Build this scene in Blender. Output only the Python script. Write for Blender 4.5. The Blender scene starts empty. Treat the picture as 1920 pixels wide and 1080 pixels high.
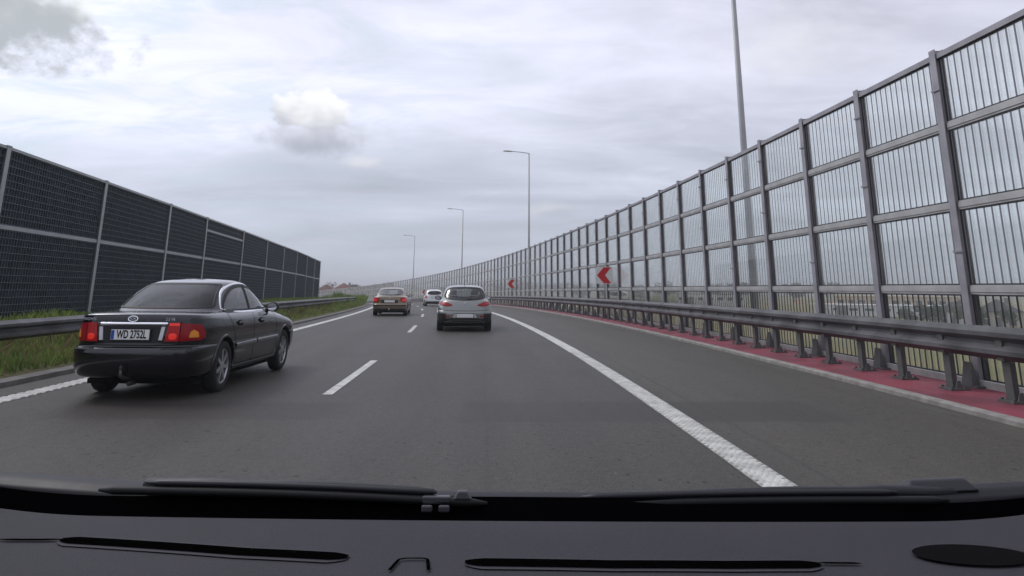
import bpy, bmesh, math, random
import numpy as np
from mathutils import Vector, Matrix
from mathutils.bvhtree import BVHTree
from mathutils.geometry import delaunay_2d_cdt

random.seed(7); rng = np.random.default_rng(7)
scene = bpy.context.scene
COL = scene.collection
R = math.radians

# ------------------------------------------------------------------ camera
CAM_H = 1.2557
PITCH, ROLL, FPX = 0.2306755, 0.006701, 1298.765
cd = bpy.data.cameras.new('dashcam'); cam = bpy.data.objects.new('camera', cd); COL.objects.link(cam)
cd.sensor_width = 36.0; cd.sensor_fit = 'HORIZONTAL'
cd.lens = FPX / 1920 * 36
cd.shift_x = -305.0 * math.sin(ROLL) / 1920
cd.shift_y = -(540 - (535.888 - FPX * math.tan(PITCH) * math.cos(ROLL))) / 1920
cd.clip_start = 0.05; cd.clip_end = 20000
cam.matrix_world = Matrix.Translation((0, 0, CAM_H)) @ Matrix.Rotation(R(90) + PITCH, 4, 'X') @ Matrix.Rotation(ROLL, 4, 'Z')
scene.camera = cam

# ------------------------------------------------------------------ node helper
class NT:
    def __init__(s, tree): s.t = tree; s.n = tree.nodes; s.l = tree.links
    def new(s, typ, **kw):
        n = s.n.new(typ)
        for k, v in kw.items():
            if hasattr(n, k): setattr(n, k, v)
        return n
    def put(s, sock, v):
        if v is None: return
        if isinstance(v, bpy.types.NodeSocket): s.l.new(v, sock)
        else: sock.default_value = v
    def m(s, op, a, b=None, c=None, clamp=False):
        n = s.n.new('ShaderNodeMath'); n.operation = op; n.use_clamp = clamp
        for i, v in enumerate((a, b, c)): s.put(n.inputs[i], v)
        return n.outputs[0]
    def vm(s, op, a, b=None, out=0):
        n = s.n.new('ShaderNodeVectorMath'); n.operation = op
        s.put(n.inputs[0], a); s.put(n.inputs[1], b)
        return n.outputs[out]
    def mr(s, v, a, b, c=0.0, d=1.0, smooth=True):
        n = s.n.new('ShaderNodeMapRange'); n.interpolation_type = 'SMOOTHSTEP' if smooth else 'LINEAR'
        s.put(n.inputs[0], v)
        for i, q in zip((1, 2, 3, 4), (a, b, c, d)): s.put(n.inputs[i], q)
        return n.outputs[0]
    def mix(s, f, a, b, blend='MIX'):
        n = s.n.new('ShaderNodeMix'); n.data_type = 'RGBA'; n.blend_type = blend
        s.put(n.inputs[0], f)
        for i, v in ((6, a), (7, b)):
            s.put(n.inputs[i], v if isinstance(v, bpy.types.NodeSocket) else (*v, 1.0) if len(v) == 3 else v)
        return n.outputs[2]
    def noise(s, vec, scale, detail=4, rough=.55, dist=0.0, out=0, dims='3D'):
        n = s.n.new('ShaderNodeTexNoise'); n.noise_dimensions = dims
        if vec is not None: s.l.new(vec, n.inputs['Vector'])
        n.inputs['Scale'].default_value = scale; n.inputs['Detail'].default_value = detail
        n.inputs['Roughness'].default_value = rough; n.inputs['Distortion'].default_value = dist
        return n.outputs[out]
    def xyz(s, v):
        n = s.n.new('ShaderNodeSeparateXYZ'); s.l.new(v, n.inputs[0]); return n.outputs
    def comb(s, x, y, z=0.0):
        n = s.n.new('ShaderNodeCombineXYZ')
        for i, v in enumerate((x, y, z)): s.put(n.inputs[i], v)
        return n.outputs[0]
    def map(s, v, scale, loc=(0, 0, 0)):
        n = s.n.new('ShaderNodeMapping'); s.l.new(v, n.inputs[0])
        n.inputs['Scale'].default_value = scale; n.inputs['Location'].default_value = loc
        return n.outputs[0]

# ------------------------------------------------------------------ world: high overcast with a few cumulus
SUN_AZ, SUN_EL = R(-62), R(46)         # azimuth from +Y towards +X
world = bpy.data.worlds.new('World'); scene.world = world; world.use_nodes = True
w = NT(world.node_tree); w.n.clear()
sky = w.new('ShaderNodeTexSky'); sky.sky_type = 'NISHITA'; sky.sun_disc = False
sky.sun_elevation = SUN_EL; sky.sun_rotation = SUN_AZ
bg1 = w.new('ShaderNodeBackground'); w.l.new(sky.outputs[0], bg1.inputs[0]); bg1.inputs[1].default_value = 0.10
tc = w.new('ShaderNodeTexCoord')
dirv = w.vm('NORMALIZE', tc.outputs['Generated'])
dx, dy, dz = w.xyz(dirv)
den = w.m('ADD', w.m('MAXIMUM', dz, 0.0), 0.16)
px = w.m('DIVIDE', dx, den); py = w.m('DIVIDE', dy, den)
pl = w.comb(px, py, 0.0)
n1 = w.noise(w.map(pl, (0.55, 0.95, 1), (3.1, 1.7, 0)), 1.15, 4, .52, .35)
n2 = w.noise(w.map(pl, (0.75, 1.25, 1), (9.3, 4.2, 2)), 2.6, 6, .62, .5)
elev = w.mr(dz, 0.0, 0.34)
base = w.mix(elev, (0.515, 0.555, 0.66), (0.775, 0.79, 0.93))
var = w.m('ADD', w.m('MULTIPLY', w.m('SUBTRACT', n1, 0.5), 1.35), w.m('MULTIPLY', w.m('SUBTRACT', n2, 0.5), 0.62))
fade = w.mr(dz, 0.0, 0.20, 0.40, 1.0)
var = w.m('MULTIPLY', var, fade)
glowdir = Vector((math.sin(SUN_AZ) * math.cos(R(34)), math.cos(SUN_AZ) * math.cos(R(34)), math.sin(R(34))))
gl = w.m('MAXIMUM', w.vm('DOT_PRODUCT', dirv, tuple(glowdir), out=1), 0.0)
glow = w.m('MULTIPLY', w.m('POWER', gl, 6.5), 1.45)
glow = w.m('MULTIPLY', glow, w.mr(dz, 0.02, 0.25))
lum = w.m('ADD', w.m('ADD', 1.0, var), glow)
sc = w.vm('SCALE', base, None); scn = sc.node; w.put(scn.inputs[3], lum)
cloud = sc
# thin blue-ish breaks low on the sun side
brk = w.m('MULTIPLY', w.mr(n2, 0.36, 0.52, 1.0, 0.0), w.m('MULTIPLY', w.m('POWER', gl, 3.0), 0.85))
cloud = w.mix(brk, cloud, (0.70, 0.85, 0.95))
def az_dir(az, el):
    return Vector((math.sin(R(az)) * math.cos(R(el)), math.cos(R(az)) * math.cos(R(el)), math.sin(R(el))))
NZF = w.noise(w.map(dirv, (1, 1, 1.25), (2.3, 1.6, 3)), 27, 5, .58, 0)
NZC = w.noise(w.map(dirv, (1, 1, 1.25), (5.4, 3.8, 7)), 13, 4, .58, 0)
NZS = w.noise(w.map(dirv, (1, 1, 1.4), (9.1, 4.1, 2)), 12, 3, .55, 0)
def cumulus(col, az, el, rx, ry, seed, top, bot, rag=0.55, amount=1.0, split=0.0, soft=.35, scale=26, lit=(-0.35, 1.0)):
    c = az_dir(az, el); rt = Vector((c.y, -c.x, 0)).normalized(); up = rt.cross(c)
    d = w.m('MAXIMUM', w.vm('DOT_PRODUCT', dirv, tuple(c), out=1), 0.05)
    u = w.m('DIVIDE', w.m('DIVIDE', w.vm('DOT_PRODUCT', dirv, tuple(rt), out=1), d), math.tan(R(rx)))
    v = w.m('DIVIDE', w.m('DIVIDE', w.vm('DOT_PRODUCT', dirv, tuple(up), out=1), d), math.tan(R(ry)))
    nz = NZF if scale > 18 else NZC
    nz2 = NZS
    wob = w.m('MULTIPLY', w.m('SUBTRACT', nz, 0.5), rag * 2.2)
    # flat base: squash the lower half
    vv = w.m('MULTIPLY', v, w.mr(v, -0.3, 0.3, 1.35, 0.95))
    r2 = w.m('ADD', w.m('MULTIPLY', u, u), w.m('MULTIPLY', vv, vv))
    rad = w.m('ADD', w.m('SQRT', r2), wob)
    mask = w.m('MULTIPLY', w.mr(rad, 1.0 - soft, 1.0, 1.0, 0.0), amount)
    far = w.mr(w.vm('DOT_PRODUCT', dirv, tuple(c), out=1), 0.5, 0.7)
    mask = w.m('MULTIPLY', mask, far)
    shade = w.m('ADD', w.m('ADD', w.m('MULTIPLY', v, lit[1]), w.m('MULTIPLY', u, lit[0])), w.m('MULTIPLY', w.m('SUBTRACT', nz2, 0.5), 2.2))
    shade = w.mr(shade, split - .5, split + .5)
    return w.mix(mask, col, w.mix(shade, bot, top))
cloud = cumulus(cloud, -16.0, 11.3, 6.2, 2.2, 2.3, (0.64, 0.65, 0.72), (0.44, 0.46, 0.54), rag=.6, amount=.85, soft=.8, scale=22)
cloud = cumulus(cloud, -16.6, 13.3, 3.5, 2.0, 4.1, (1.08, 1.08, 1.09), (0.62, 0.63, 0.70), rag=.50, amount=.98, split=-.15, soft=.22, scale=30, lit=(.35, .9))
cloud = cumulus(cloud, -12.3, 9.6, 1.9, .8, 8.8, (0.82, 0.83, 0.88), (0.56, 0.58, 0.66), rag=.6, amount=.7, soft=.7, scale=40)
cloud = cumulus(cloud, 3.5, 5.9, 3.0, 1.0, 6.2, (0.72, 0.73, 0.79), (0.46, 0.48, 0.57), rag=.6, amount=.55, soft=.8, scale=30)
cloud = cumulus(cloud, -41.0, 17.2, 11.0, 6.0, 5.4, (1.12, 1.15, 1.14), (0.49, 0.52, 0.545), rag=.62, amount=.95, split=.36, soft=.55, scale=20, lit=(-.35, 1.15))
cloud = cumulus(cloud, 24.0, 17.5, 9.0, 5.0, 1.4, (0.90, 0.90, 0.96), (0.70, 0.71, 0.80), rag=.6, amount=.6, soft=.9, scale=10)
ground_mix = w.mr(dz, -0.02, 0.0)
cloud = w.mix(ground_mix, (0.16, 0.16, 0.14), cloud)
bg2 = w.new('ShaderNodeBackground'); w.l.new(cloud, bg2.inputs[0]); bg2.inputs[1].default_value = 1.0
ms = w.new('ShaderNodeMixShader'); ms.inputs[0].default_value = 0.94
w.l.new(bg1.outputs[0], ms.inputs[1]); w.l.new(bg2.outputs[0], ms.inputs[2])
wo = w.new('ShaderNodeOutputWorld'); w.l.new(ms.outputs[0], wo.inputs[0])

sd = bpy.data.lights.new('sun', 'SUN'); sd.energy = 0.9; sd.angle = R(18); sd.color = (1.0, 0.95, 0.88)
sun = bpy.data.objects.new('sun', sd); COL.objects.link(sun)
sdir = Vector((math.sin(SUN_AZ) * math.cos(SUN_EL), math.cos(SUN_AZ) * math.cos(SUN_EL), math.sin(SUN_EL)))
sun.rotation_euler = (-sdir).to_track_quat('-Z', 'Y').to_euler()
vs = scene.view_settings; vs.view_transform = 'Standard'; vs.look = 'None'; vs.exposure = 0.0; vs.gamma = 1.0; vs.use_curve_mapping = False
world.cycles.sampling_method = 'MANUAL'; world.cycles.sample_map_resolution = 256
scene.cycles.transparent_max_bounces = 24; scene.cycles.max_bounces = 6; scene.cycles.diffuse_bounces = 3; scene.cycles.glossy_bounces = 3

# ------------------------------------------------------------------ materials
MATS = {}
def mat(name, col, rough=.6, metal=0.0, var=0.0, vscale=3.0, bump=0.0, bscale=40.0, coat=0.0, spec=.5, emit=None, estr=0.0, col2=None, stretch=(1, 1, 1), coords='Object', detail=5):
    if name in MATS: return MATS[name]
    M = bpy.data.materials.new(name); M.use_nodes = True; t = NT(M.node_tree)
    b = t.n['Principled BSDF']
    b.inputs['Base Color'].default_value = (*col, 1); b.inputs['Roughness'].default_value = rough
    b.inputs['Metallic'].default_value = metal; b.inputs['Coat Weight'].default_value = coat
    b.inputs['Specular IOR Level'].default_value = spec
    if emit: b.inputs['Emission Color'].default_value = (*emit, 1); b.inputs['Emission Strength'].default_value = estr
    if var or col2 or bump:
        c = t.new('ShaderNodeTexCoord').outputs[coords]; c = t.map(c, stretch)
        if var or col2:
            n = t.noise(c, vscale, detail, .6)
            f = t.mr(n, .3, .7)
            a = col2 if col2 else tuple(q * (1 - var) for q in col)
            bb = col if col2 else tuple(min(1, q * (1 + var)) for q in col)
            t.l.new(t.mix(f, a, bb), b.inputs['Base Color'])
            t.l.new(t.m('ADD', rough - .08, t.m('MULTIPLY', n, .16)), b.inputs['Roughness'])
        if bump:
            bn = t.noise(c, bscale, 4, .6); bp = t.new('ShaderNodeBump'); bp.inputs['Strength'].default_value = bump
            bp.inputs['Distance'].default_value = .01; t.l.new(bn, bp.inputs['Height']); t.l.new(bp.outputs[0], b.inputs['Normal'])
    MATS[name] = M; return M

def glass(name, tint, gloss=1.0, rough=.02, stripes=None, dirt=0.0):
    """Thin sheet of glass: clear through, fresnel reflection, optional printed bird stripes and road dirt."""
    if name in MATS: return MATS[name]
    M = bpy.data.materials.new(name); M.use_nodes = True; t = NT(M.node_tree); t.n.clear()
    tr = t.new('ShaderNodeBsdfTransparent'); tr.inputs[0].default_value = (*tint, 1)
    g = t.new('ShaderNodeBsdfGlossy'); g.inputs['Roughness'].default_value = rough; g.inputs[0].default_value = (.95, .95, .95, 1)
    fr = t.new('ShaderNodeFresnel'); fr.inputs[0].default_value = 1.5
    mx = t.new('ShaderNodeMixShader'); t.l.new(t.m('MULTIPLY', fr.outputs[0], gloss, clamp=True), mx.inputs[0])
    t.l.new(tr.outputs[0], mx.inputs[1]); t.l.new(g.outputs[0], mx.inputs[2]); out = mx.outputs[0]
    oc = t.new('ShaderNodeTexCoord').outputs['Object']
    if dirt:
        df = t.new('ShaderNodeBsdfDiffuse'); df.inputs[0].default_value = (.50, .485, .455, 1)
        n = t.noise(oc, 1.3, 3, .65); n3 = t.noise(t.map(oc, (9, 9, .6)), 2.0, 2, .6); rnd = t.new('ShaderNodeObjectInfo').outputs['Random']
        f = t.m('MULTIPLY', t.m('ADD', t.mr(n, .25, .8), t.mr(n3, .35, .9)), t.m('MULTIPLY', t.m('ADD', .45, rnd), dirt * .6))
        m2 = t.new('ShaderNodeMixShader'); t.l.new(f, m2.inputs[0]); t.l.new(out, m2.inputs[1]); t.l.new(df.outputs[0], m2.inputs[2]); out = m2.outputs[0]
    if stripes:
        pitch, wid = stripes
        x = t.xyz(oc)[0]
        fr_ = t.m('FRACT', t.m('DIVIDE', x, pitch))
        k = t.m('LESS_THAN', fr_, wid / pitch)
        df = t.new('ShaderNodeBsdfPrincipled'); df.inputs['Base Color'].default_value = (.15, .15, .165, 1); df.inputs['Roughness'].default_value = .5
        m3 = t.new('ShaderNodeMixShader'); t.l.new(k, m3.inputs[0]); t.l.new(out, m3.inputs[1]); t.l.new(df.outputs[0], m3.inputs[2]); out = m3.outputs[0]
    o = t.new('ShaderNodeOutputMaterial'); t.l.new(out, o.inputs[0]); MATS[name] = M; return M

# ------------------------------------------------------------------ mesh helpers
def link(o, parent=None):
    COL.objects.link(o)
    if parent: o.parent = parent
    return o
def tag(o, label=None, cat=None, group=None, kind=None):
    if label: o['label'] = label
    if cat: o['category'] = cat
    if group: o['group'] = group
    if kind: o['kind'] = kind
    return o
def empty(name, loc=(0, 0, 0), rz=0, label=None, cat=None, group=None):
    o = bpy.data.objects.new(name, None); o.location = loc; o.rotation_euler = (0, 0, rz); o.empty_display_size = .2
    link(o); return tag(o, label, cat, group)
def mesh_obj(name, V, F, m=None, parent=None, smooth=False):
    me = bpy.data.meshes.new(name); me.from_pydata([tuple(v) for v in V], [], F); me.update()
    if m: me.materials.append(m)
    if smooth: me.shade_smooth()
    return link(bpy.data.objects.new(name, me), parent)
def inst(name, me, parent=None, mw=None):
    o = bpy.data.objects.new(name, me); link(o, parent)
    if mw is not None: o.matrix_basis = mw
    return o
class MB:
    def __init__(s): s.v = []; s.f = []
    def box(s, c, d, rot=None, taper=None):
        b = len(s.v)
        for z in (-1, 1):
            for y in (-1, 1):
                for x in (-1, 1):
                    k = taper if (taper and z > 0) else (1, 1)
                    p = Vector((x * d[0] / 2 * k[0], y * d[1] / 2 * k[1], z * d[2] / 2))
                    if rot: p = rot @ p
                    s.v.append(tuple(p + Vector(c)))
        for q in ((0, 2, 3, 1), (4, 5, 7, 6), (0, 1, 5, 4), (2, 6, 7, 3), (0, 4, 6, 2), (1, 3, 7, 5)): s.f.append(tuple(b + i for i in q))
        return s
    def tube(s, pts, rad, n=10, cap=True):
        pts = [Vector(p) for p in pts]; rad = rad if isinstance(rad, (list, tuple)) else [rad] * len(pts)
        b = len(s.v); pu = None
        for i, p in enumerate(pts):
            t = (pts[min(i + 1, len(pts) - 1)] - pts[max(i - 1, 0)]).normalized()
            u = t.orthogonal().normalized() if pu is None else (pu - t * pu.dot(t)).normalized()
            pu = u; v = t.cross(u)
            for k in range(n):
                a = 2 * math.pi * k / n; s.v.append(tuple(p + (u * math.cos(a) + v * math.sin(a)) * rad[i]))
        for i in range(len(pts) - 1):
            for k in range(n):
                s.f.append((b + i * n + k, b + i * n + (k + 1) % n, b + (i + 1) * n + (k + 1) % n, b + (i + 1) * n + k))
        if cap:
            s.f.append(tuple(b + k for k in range(n))[::-1]); s.f.append(tuple(b + (len(pts) - 1) * n + k for k in range(n)))
        return s
    def lathe(s, prof, n=28, axis='X'):
        b = len(s.v)
        for (a, r) in prof:
            for k in range(n):
                t = 2 * math.pi * k / n
                s.v.append((a, r * math.cos(t), r * math.sin(t)) if axis == 'X' else (r * math.cos(t), r * math.sin(t), a))
        for i in range(len(prof) - 1):
            for k in range(n): s.f.append((b + i * n + k, b + (i + 1) * n + k, b + (i + 1) * n + (k + 1) % n, b + i * n + (k + 1) % n))
        return s
    def prism(s, poly, y0, y1):
        """polygon in (x,z), extruded along y"""
        b = len(s.v); n = len(poly)
        for y in (y0, y1):
            for (x, z) in poly: s.v.append((x, y, z))
        s.f.append(tuple(range(b, b + n))); s.f.append(tuple(range(b + n, b + 2 * n))[::-1])
        for i in range(n): s.f.append((b + i, b + n + i, b + n + (i + 1) % n, b + (i + 1) % n))
        return s
    def mesh(s, name, m=None, smooth=False, fix=True):
        me = bpy.data.meshes.new(name); me.from_pydata(s.v, [], s.f)
        if m: me.materials.append(m)
        if fix:
            bm = bmesh.new(); bm.from_mesh(me); bmesh.ops.recalc_face_normals(bm, faces=bm.faces); bm.to_mesh(me); bm.free()
        if smooth: me.shade_smooth()
        me.update(); return me
    def build(s, name, m=None, parent=None, smooth=False, fix=True, bevel=0.0):
        o = link(bpy.data.objects.new(name, s.mesh(name, m, smooth, fix)), parent)
        if bevel:
            bv = o.modifiers.new('bevel', 'BEVEL'); bv.width = bevel; bv.segments = 2; bv.limit_method = 'ANGLE'
        return o

# ------------------------------------------------------------------ the road's centre curve (the right edge line): s along, o to the right
_S = np.arange(-40, 262, .2)
_sp = np.maximum(_S, 0)
_th = -.0201551 - .0030805 * _S + 2.76e-5 * _sp ** 2 / 2 - 2e-7 * _sp ** 3 / 3
_mid = (_th[1:] + _th[:-1]) / 2
_x = np.concatenate([[0], np.cumsum(np.sin(_mid) * .2)]); _y = np.concatenate([[0], np.cumsum(np.cos(_mid) * .2)])
_x += 1.88544 - np.interp(0, _S, _x); _y -= np.interp(0, _S, _y)
_z = -.0005674 * _sp - .0001097 * _sp ** 2
def TH(s): return float(np.interp(s, _S, _th))
def ZR(s): return float(np.interp(s, _S, _z))
def PT(s, o, h=0.0):
    t = TH(s)
    return Vector((float(np.interp(s, _S, _x)) + o * math.cos(t), float(np.interp(s, _S, _y)) - o * math.sin(t), ZR(s) + h))
def zroad(X, Y):
    i = int(np.argmin((_x - X) ** 2 + (_y - Y) ** 2)); return float(_z[i])
def sweep(name, prof, s0, s1, ds=2.0, m=None, parent=None, smooth=False, closed=False, uv=False, absz=()):
    """prof: list of (o, h); indexes in absz take h as an absolute height"""
    ss = np.linspace(s0, s1, max(2, int(round((s1 - s0) / ds)) + 1)); n = len(prof)
    V = []; F = []
    for s in ss:
        for k, (o, h) in enumerate(prof):
            p = PT(s, o, h)
            if k in absz: p.z = h
            V.append(p)
    mm = n if closed else n - 1
    for i in range(len(ss) - 1):
        for k in range(mm):
            k2 = (k + 1) % n
            F.append((i * n + k, i * n + k2, (i + 1) * n + k2, (i + 1) * n + k))
    if closed:
        F.append(tuple(range(n))[::-1]); F.append(tuple((len(ss) - 1) * n + k for k in range(n)))
    o = mesh_obj(name, V, F, m, parent, smooth)
    if uv:
        l = o.data.uv_layers.new(name='road'); co = [(prof[k][0], float(s)) for s in ss for k in range(n)]
        for lp in o.data.loops: l.data[lp.index].uv = co[lp.vertex_index]
    return o
# ------------------------------------------------------------------ ground, road, verges
GZ = -7.0
def ground_material():
    M = bpy.data.materials.new('field'); M.use_nodes = True; t = NT(M.node_tree); b = t.n['Principled BSDF']
    g = t.new('ShaderNodeNewGeometry').outputs['Position']
    v = t.new('ShaderNodeTexVoronoi'); v.inputs['Scale'].default_value = .011; t.l.new(t.map(g, (1, .6, 1)), v.inputs['Vector'])
    hue = t.xyz(v.outputs['Color'])[0]
    n = t.noise(g, .09, 6, .6); n2 = t.noise(g, 1.7, 4, .6)
    a = t.mix(t.mr(hue, .35, .6), (.30, .245, .115), (.11, .14, .05))
    c = t.mix(t.mr(n, .35, .7), a, (.24, .21, .10))
    c = t.mix(t.m('MULTIPLY', n2, .35), c, (.09, .10, .045))
    t.l.new(c, b.inputs['Base Color']); b.inputs['Roughness'].default_value = .95; b.inputs['Specular IOR Level'].default_value = .1
    return M
bm = bmesh.new()
bmesh.ops.create_grid(bm, x_segments=60, y_segments=60, size=4000)
me = bpy.data.meshes.new('ground'); bm.to_mesh(me); bm.free(); me.materials.append(ground_material())
g = link(bpy.data.objects.new('ground', me)); g.location = (0, 1500, GZ); tag(g, kind='structure')

def asphalt():
    M = bpy.data.materials.new('asphalt'); M.use_nodes = True; t = NT(M.node_tree); b = t.n['Principled BSDF']
    uv = t.new('ShaderNodeUVMap').outputs[0]; o, s, _ = t.xyz(uv)
    g = t.new('ShaderNodeNewGeometry').outputs['Position']
    big = t.noise(t.map(uv, (.55, .10, 1)), 1.6, 5, .6, .3)
    streak = t.noise(t.map(uv, (2.6, .035, 1), (0, 3, 0)), 1.5, 4, .6)
    fine = t.noise(g, 60, 3, .7); mid = t.noise(g, 13, 4, .7)
    vor = t.new('ShaderNodeTexVoronoi'); vor.inputs['Scale'].default_value = 75; t.l.new(g, vor.inputs['Vector'])
    c = t.mix(t.mr(o, .05, .35), (.056, .051, .044), (.068, .062, .051))
    k = t.m('ADD', t.m('MULTIPLY', t.m('SUBTRACT', big, .5), .50), t.m('MULTIPLY', t.m('SUBTRACT', streak, .5), .40))
    k = t.m('ADD', k, t.m('MULTIPLY', t.m('SUBTRACT', fine, .5), 1.1)); k = t.m('ADD', k, t.m('MULTIPLY', t.m('SUBTRACT', mid, .5), .8))
    # wheel tracks polished darker, drips between them
    for oc_, am, wd in ((-1.15, -.10, .32), (-2.75, -.10, .32), (-1.95, -.08, .25), (-4.7, -.08, .32), (-6.3, -.08, .32)):
        k = t.m('ADD', k, t.m('MULTIPLY', t.mr(t.m('ABSOLUTE', t.m('SUBTRACT', o, oc_)), wd * .3, wd * 1.4, 1, 0), t.m('MULTIPLY', t.mr(streak, .2, .7), am * 1.6)))
    blot = t.noise(t.map(uv, (1, .45, 1), (7, 1, 0)), 1.1, 5, .7, .6)
    k = t.m('SUBTRACT', k, t.m('MULTIPLY', t.mr(blot, .56, .74), .22))
    # dark aggregate chips
    chip = t.m('MULTIPLY', t.mr(t.xyz(vor.outputs['Color'])[0], .80, .95), .35); k = t.m('SUBTRACT', k, chip)
    spk = t.new('ShaderNodeTexVoronoi'); spk.inputs['Scale'].default_value = 11; t.l.new(t.map(uv, (1, .6, 1)), spk.inputs['Vector'])
    sr_, sg_, _ = t.xyz(spk.outputs['Color'])
    sp_ = t.m('MULTIPLY', t.mr(spk.outputs['Distance'], .10, .22, 1, 0), t.mr(sr_, .62, .66))
    k = t.m('ADD', k, t.m('MULTIPLY', sp_, t.m('ADD', -.75, t.m('MULTIPLY', t.mr(sg_, .78, .8), 1.3))))
    lum = t.m('MAXIMUM', t.m('ADD', 1.0, k), .12)
    sc = t.n.new('ShaderNodeVectorMath'); sc.operation = 'SCALE'; t.l.new(c, sc.inputs[0]); t.l.new(lum, sc.inputs[3]); c = sc.outputs[0]
    # darker repair strips laid across the lanes, ragged edges
    wob = t.m('MULTIPLY', t.m('SUBTRACT', t.noise(t.map(uv, (1, 1, 1)), 4.0, 4, .6), .5), .35)
    def patch(o0, o1, s0, s1, col, am):
        oo = t.m('ADD', o, t.m('MULTIPLY', wob, 1.2)); ss = t.m('ADD', s, wob)
        a1 = t.m('MULTIPLY', t.mr(oo, o0 - .12, o0 + .12), t.mr(oo, o1 - .3, o1 + .3, 1, 0))
        a2 = t.m('MULTIPLY', t.mr(ss, s0 - .06, s0 + .06), t.mr(ss, s1 - .06, s1 + .06, 1, 0))
        return t.mix(t.m('MULTIPLY', t.m('MULTIPLY', a1, a2), am), col, (.034, .029, .0265))
    c = patch(-2.15, 1.7, 7.15, 8.35, c, .6); c = patch(-6.3, -3.35, 7.3, 8.3, c, .6)
    c = patch(-3.2, .1, 16.2, 17.0, c, .25); c = patch(.4, 3.0, 22.0, 23.0, c, .25)
    # pale dust gathered along the kerb
    dust = t.m('MULTIPLY', t.mr(o, 2.55, 3.05), t.mr(t.noise(t.map(uv, (3, .5, 1)), 2.0, 5, .65), .3, .7))
    c = t.mix(t.m('MULTIPLY', dust, .55), c, (.105, .10, .085))
    # tar seams: between carriageway and hard shoulder and one in the lane middle
    for so_, am in ((.42, .35), (-1.9, .18), (-5.6, .2)):
        ln = t.m('ABSOLUTE', t.m('SUBTRACT', t.m('ADD', o, t.m('MULTIPLY', wob, .06)), so_))
        c = t.mix(t.m('MULTIPLY', t.mr(ln, .008, .022, 1, 0), am), c, (.018, .018, .018))
    t.l.new(c, b.inputs['Base Color'])
    t.l.new(t.m('ADD', .46, t.m('MULTIPLY', big, .2)), b.inputs['Roughness']); b.inputs['Specular IOR Level'].default_value = .2
    bp = t.new('ShaderNodeBump'); bp.inputs['Strength'].default_value = .8; bp.inputs['Distance'].default_value = .004
    t.l.new(t.m('ADD', fine, t.m('MULTIPLY', vor.outputs['Distance'], .8)), bp.inputs['Height']); t.l.new(bp.outputs[0], b.inputs['Normal'])
    return M
S1 = 246
road = sweep('road', [(-8.0, 0), (-7.2, 0), (-3.77, 0), (0, 0), (3.12, 0)], -38, S1, 1.0, asphalt(), uv=True, smooth=True); tag(road, kind='structure')
conc = mat('kerb_concrete', (.235, .222, .20), .85, var=.22, vscale=5, bump=.3, bscale=60)
dconc = mat('old_concrete', (.115, .108, .10), .9, var=.3, vscale=4, bump=.3, bscale=60)
red = mat('red_coating', (.18, .026, .042), .6, var=.32, vscale=1.3, bump=.35, bscale=130)
soil = mat('verge_soil', (.075, .08, .035), .95, var=.35, vscale=1.2, bump=.6, bscale=20, col2=(.11, .095, .055), spec=.1)
tag(sweep('kerb_right', [(3.105, -.05), (3.105, .045), (3.118, .058), (3.215, .062), (3.222, .0)], -38, S1, 1.0, conc), kind='structure')
tag(sweep('walkway', [(3.218, .056), (4.25, .070), (4.60, .070), (4.72, .05), (4.72, -1.1), (4.9, -1.3), (13.5, GZ - .1)], -38, S1, 1.0, red, absz=(6,)), kind='structure')
bpy.data.objects['walkway'].data.materials.append(soil)
for p in bpy.data.objects['walkway'].data.polygons:
    if p.index % 6 >= 3: p.material_index = 1
tag(sweep('kerb_left', [(-7.86, -.05), (-7.88, .06), (-8.06, .075), (-8.10, .02)], -38, S1, 1.0, dconc), kind='structure')
tag(sweep('verge_left', [(-8.07, .055), (-8.3, .10), (-9.1, .16), (-11, .30), (-13.2, .42), (-15.5, .35), (-17, .2), (-31, GZ - .1)], -38, S1, 1.0, soil, absz=(7,)), kind='structure')

# painted lines ------------------------------------------------------------
paint = mat('road_paint', (.47, .465, .43), .65, var=.24, vscale=6, bump=.4, bscale=90)
sweep('edge_line', [(-.125, .004), (.125, .004)], 14.5, S1, 1.0, paint, road)
sweep('edge_line', [(-7.35, .004), (-7.11, .004)], 21.0, S1, 1.0, paint, road)
# profiled thermoplastic near the camera: raised pads in staggered rows
mb = MB(); s = 2.6; row = 0
worn = mat('line_base', (.27, .265, .24), .8, var=.3, vscale=9)
sweep('edge_line_base', [(-.125, .004), (.125, .004)], -10, 14.5, .5, worn, road)
while s < 14.5:
    for k in range(5):
        o = -.104 + k * .052 + (.026 if row % 2 else 0) - .013
        if abs(o) > .106: continue
        c = PT(s, o, .009); jx = random.uniform(-.003, .003)
        rot = Matrix.Rotation(-TH(s), 3, 'Z')
        mb.box(c + rot @ Vector((jx, 0, 0)), (.047, .050 + random.uniform(-.008, .008), .007), rot, (.7, .7))
    s += .047; row += 1
o = mb.build('line_pads', paint, road, fix=False); tag(o, kind='stuff')
mb = MB(); s = 4.0
sweep('edge_line_base', [(-7.35, .004), (-7.11, .004)], -10, 21, .5, worn, road)
while s < 21:
    c = PT(s, -7.23, .009); mb.box(c, (.235, .105, .012), Matrix.Rotation(-TH(s), 3, 'Z'), (.95, .7)); s += .16
tag(mb.build('line_ribs', paint, road, fix=False), kind='stuff')
k = 0
sd_ = 8.895 - 12
while sd_ < 200:
    sweep('lane_dash', [(-3.83, .0045), (-3.71, .0045)], sd_, sd_ + 4, 1.0, paint, road); sd_ += 12

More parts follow.
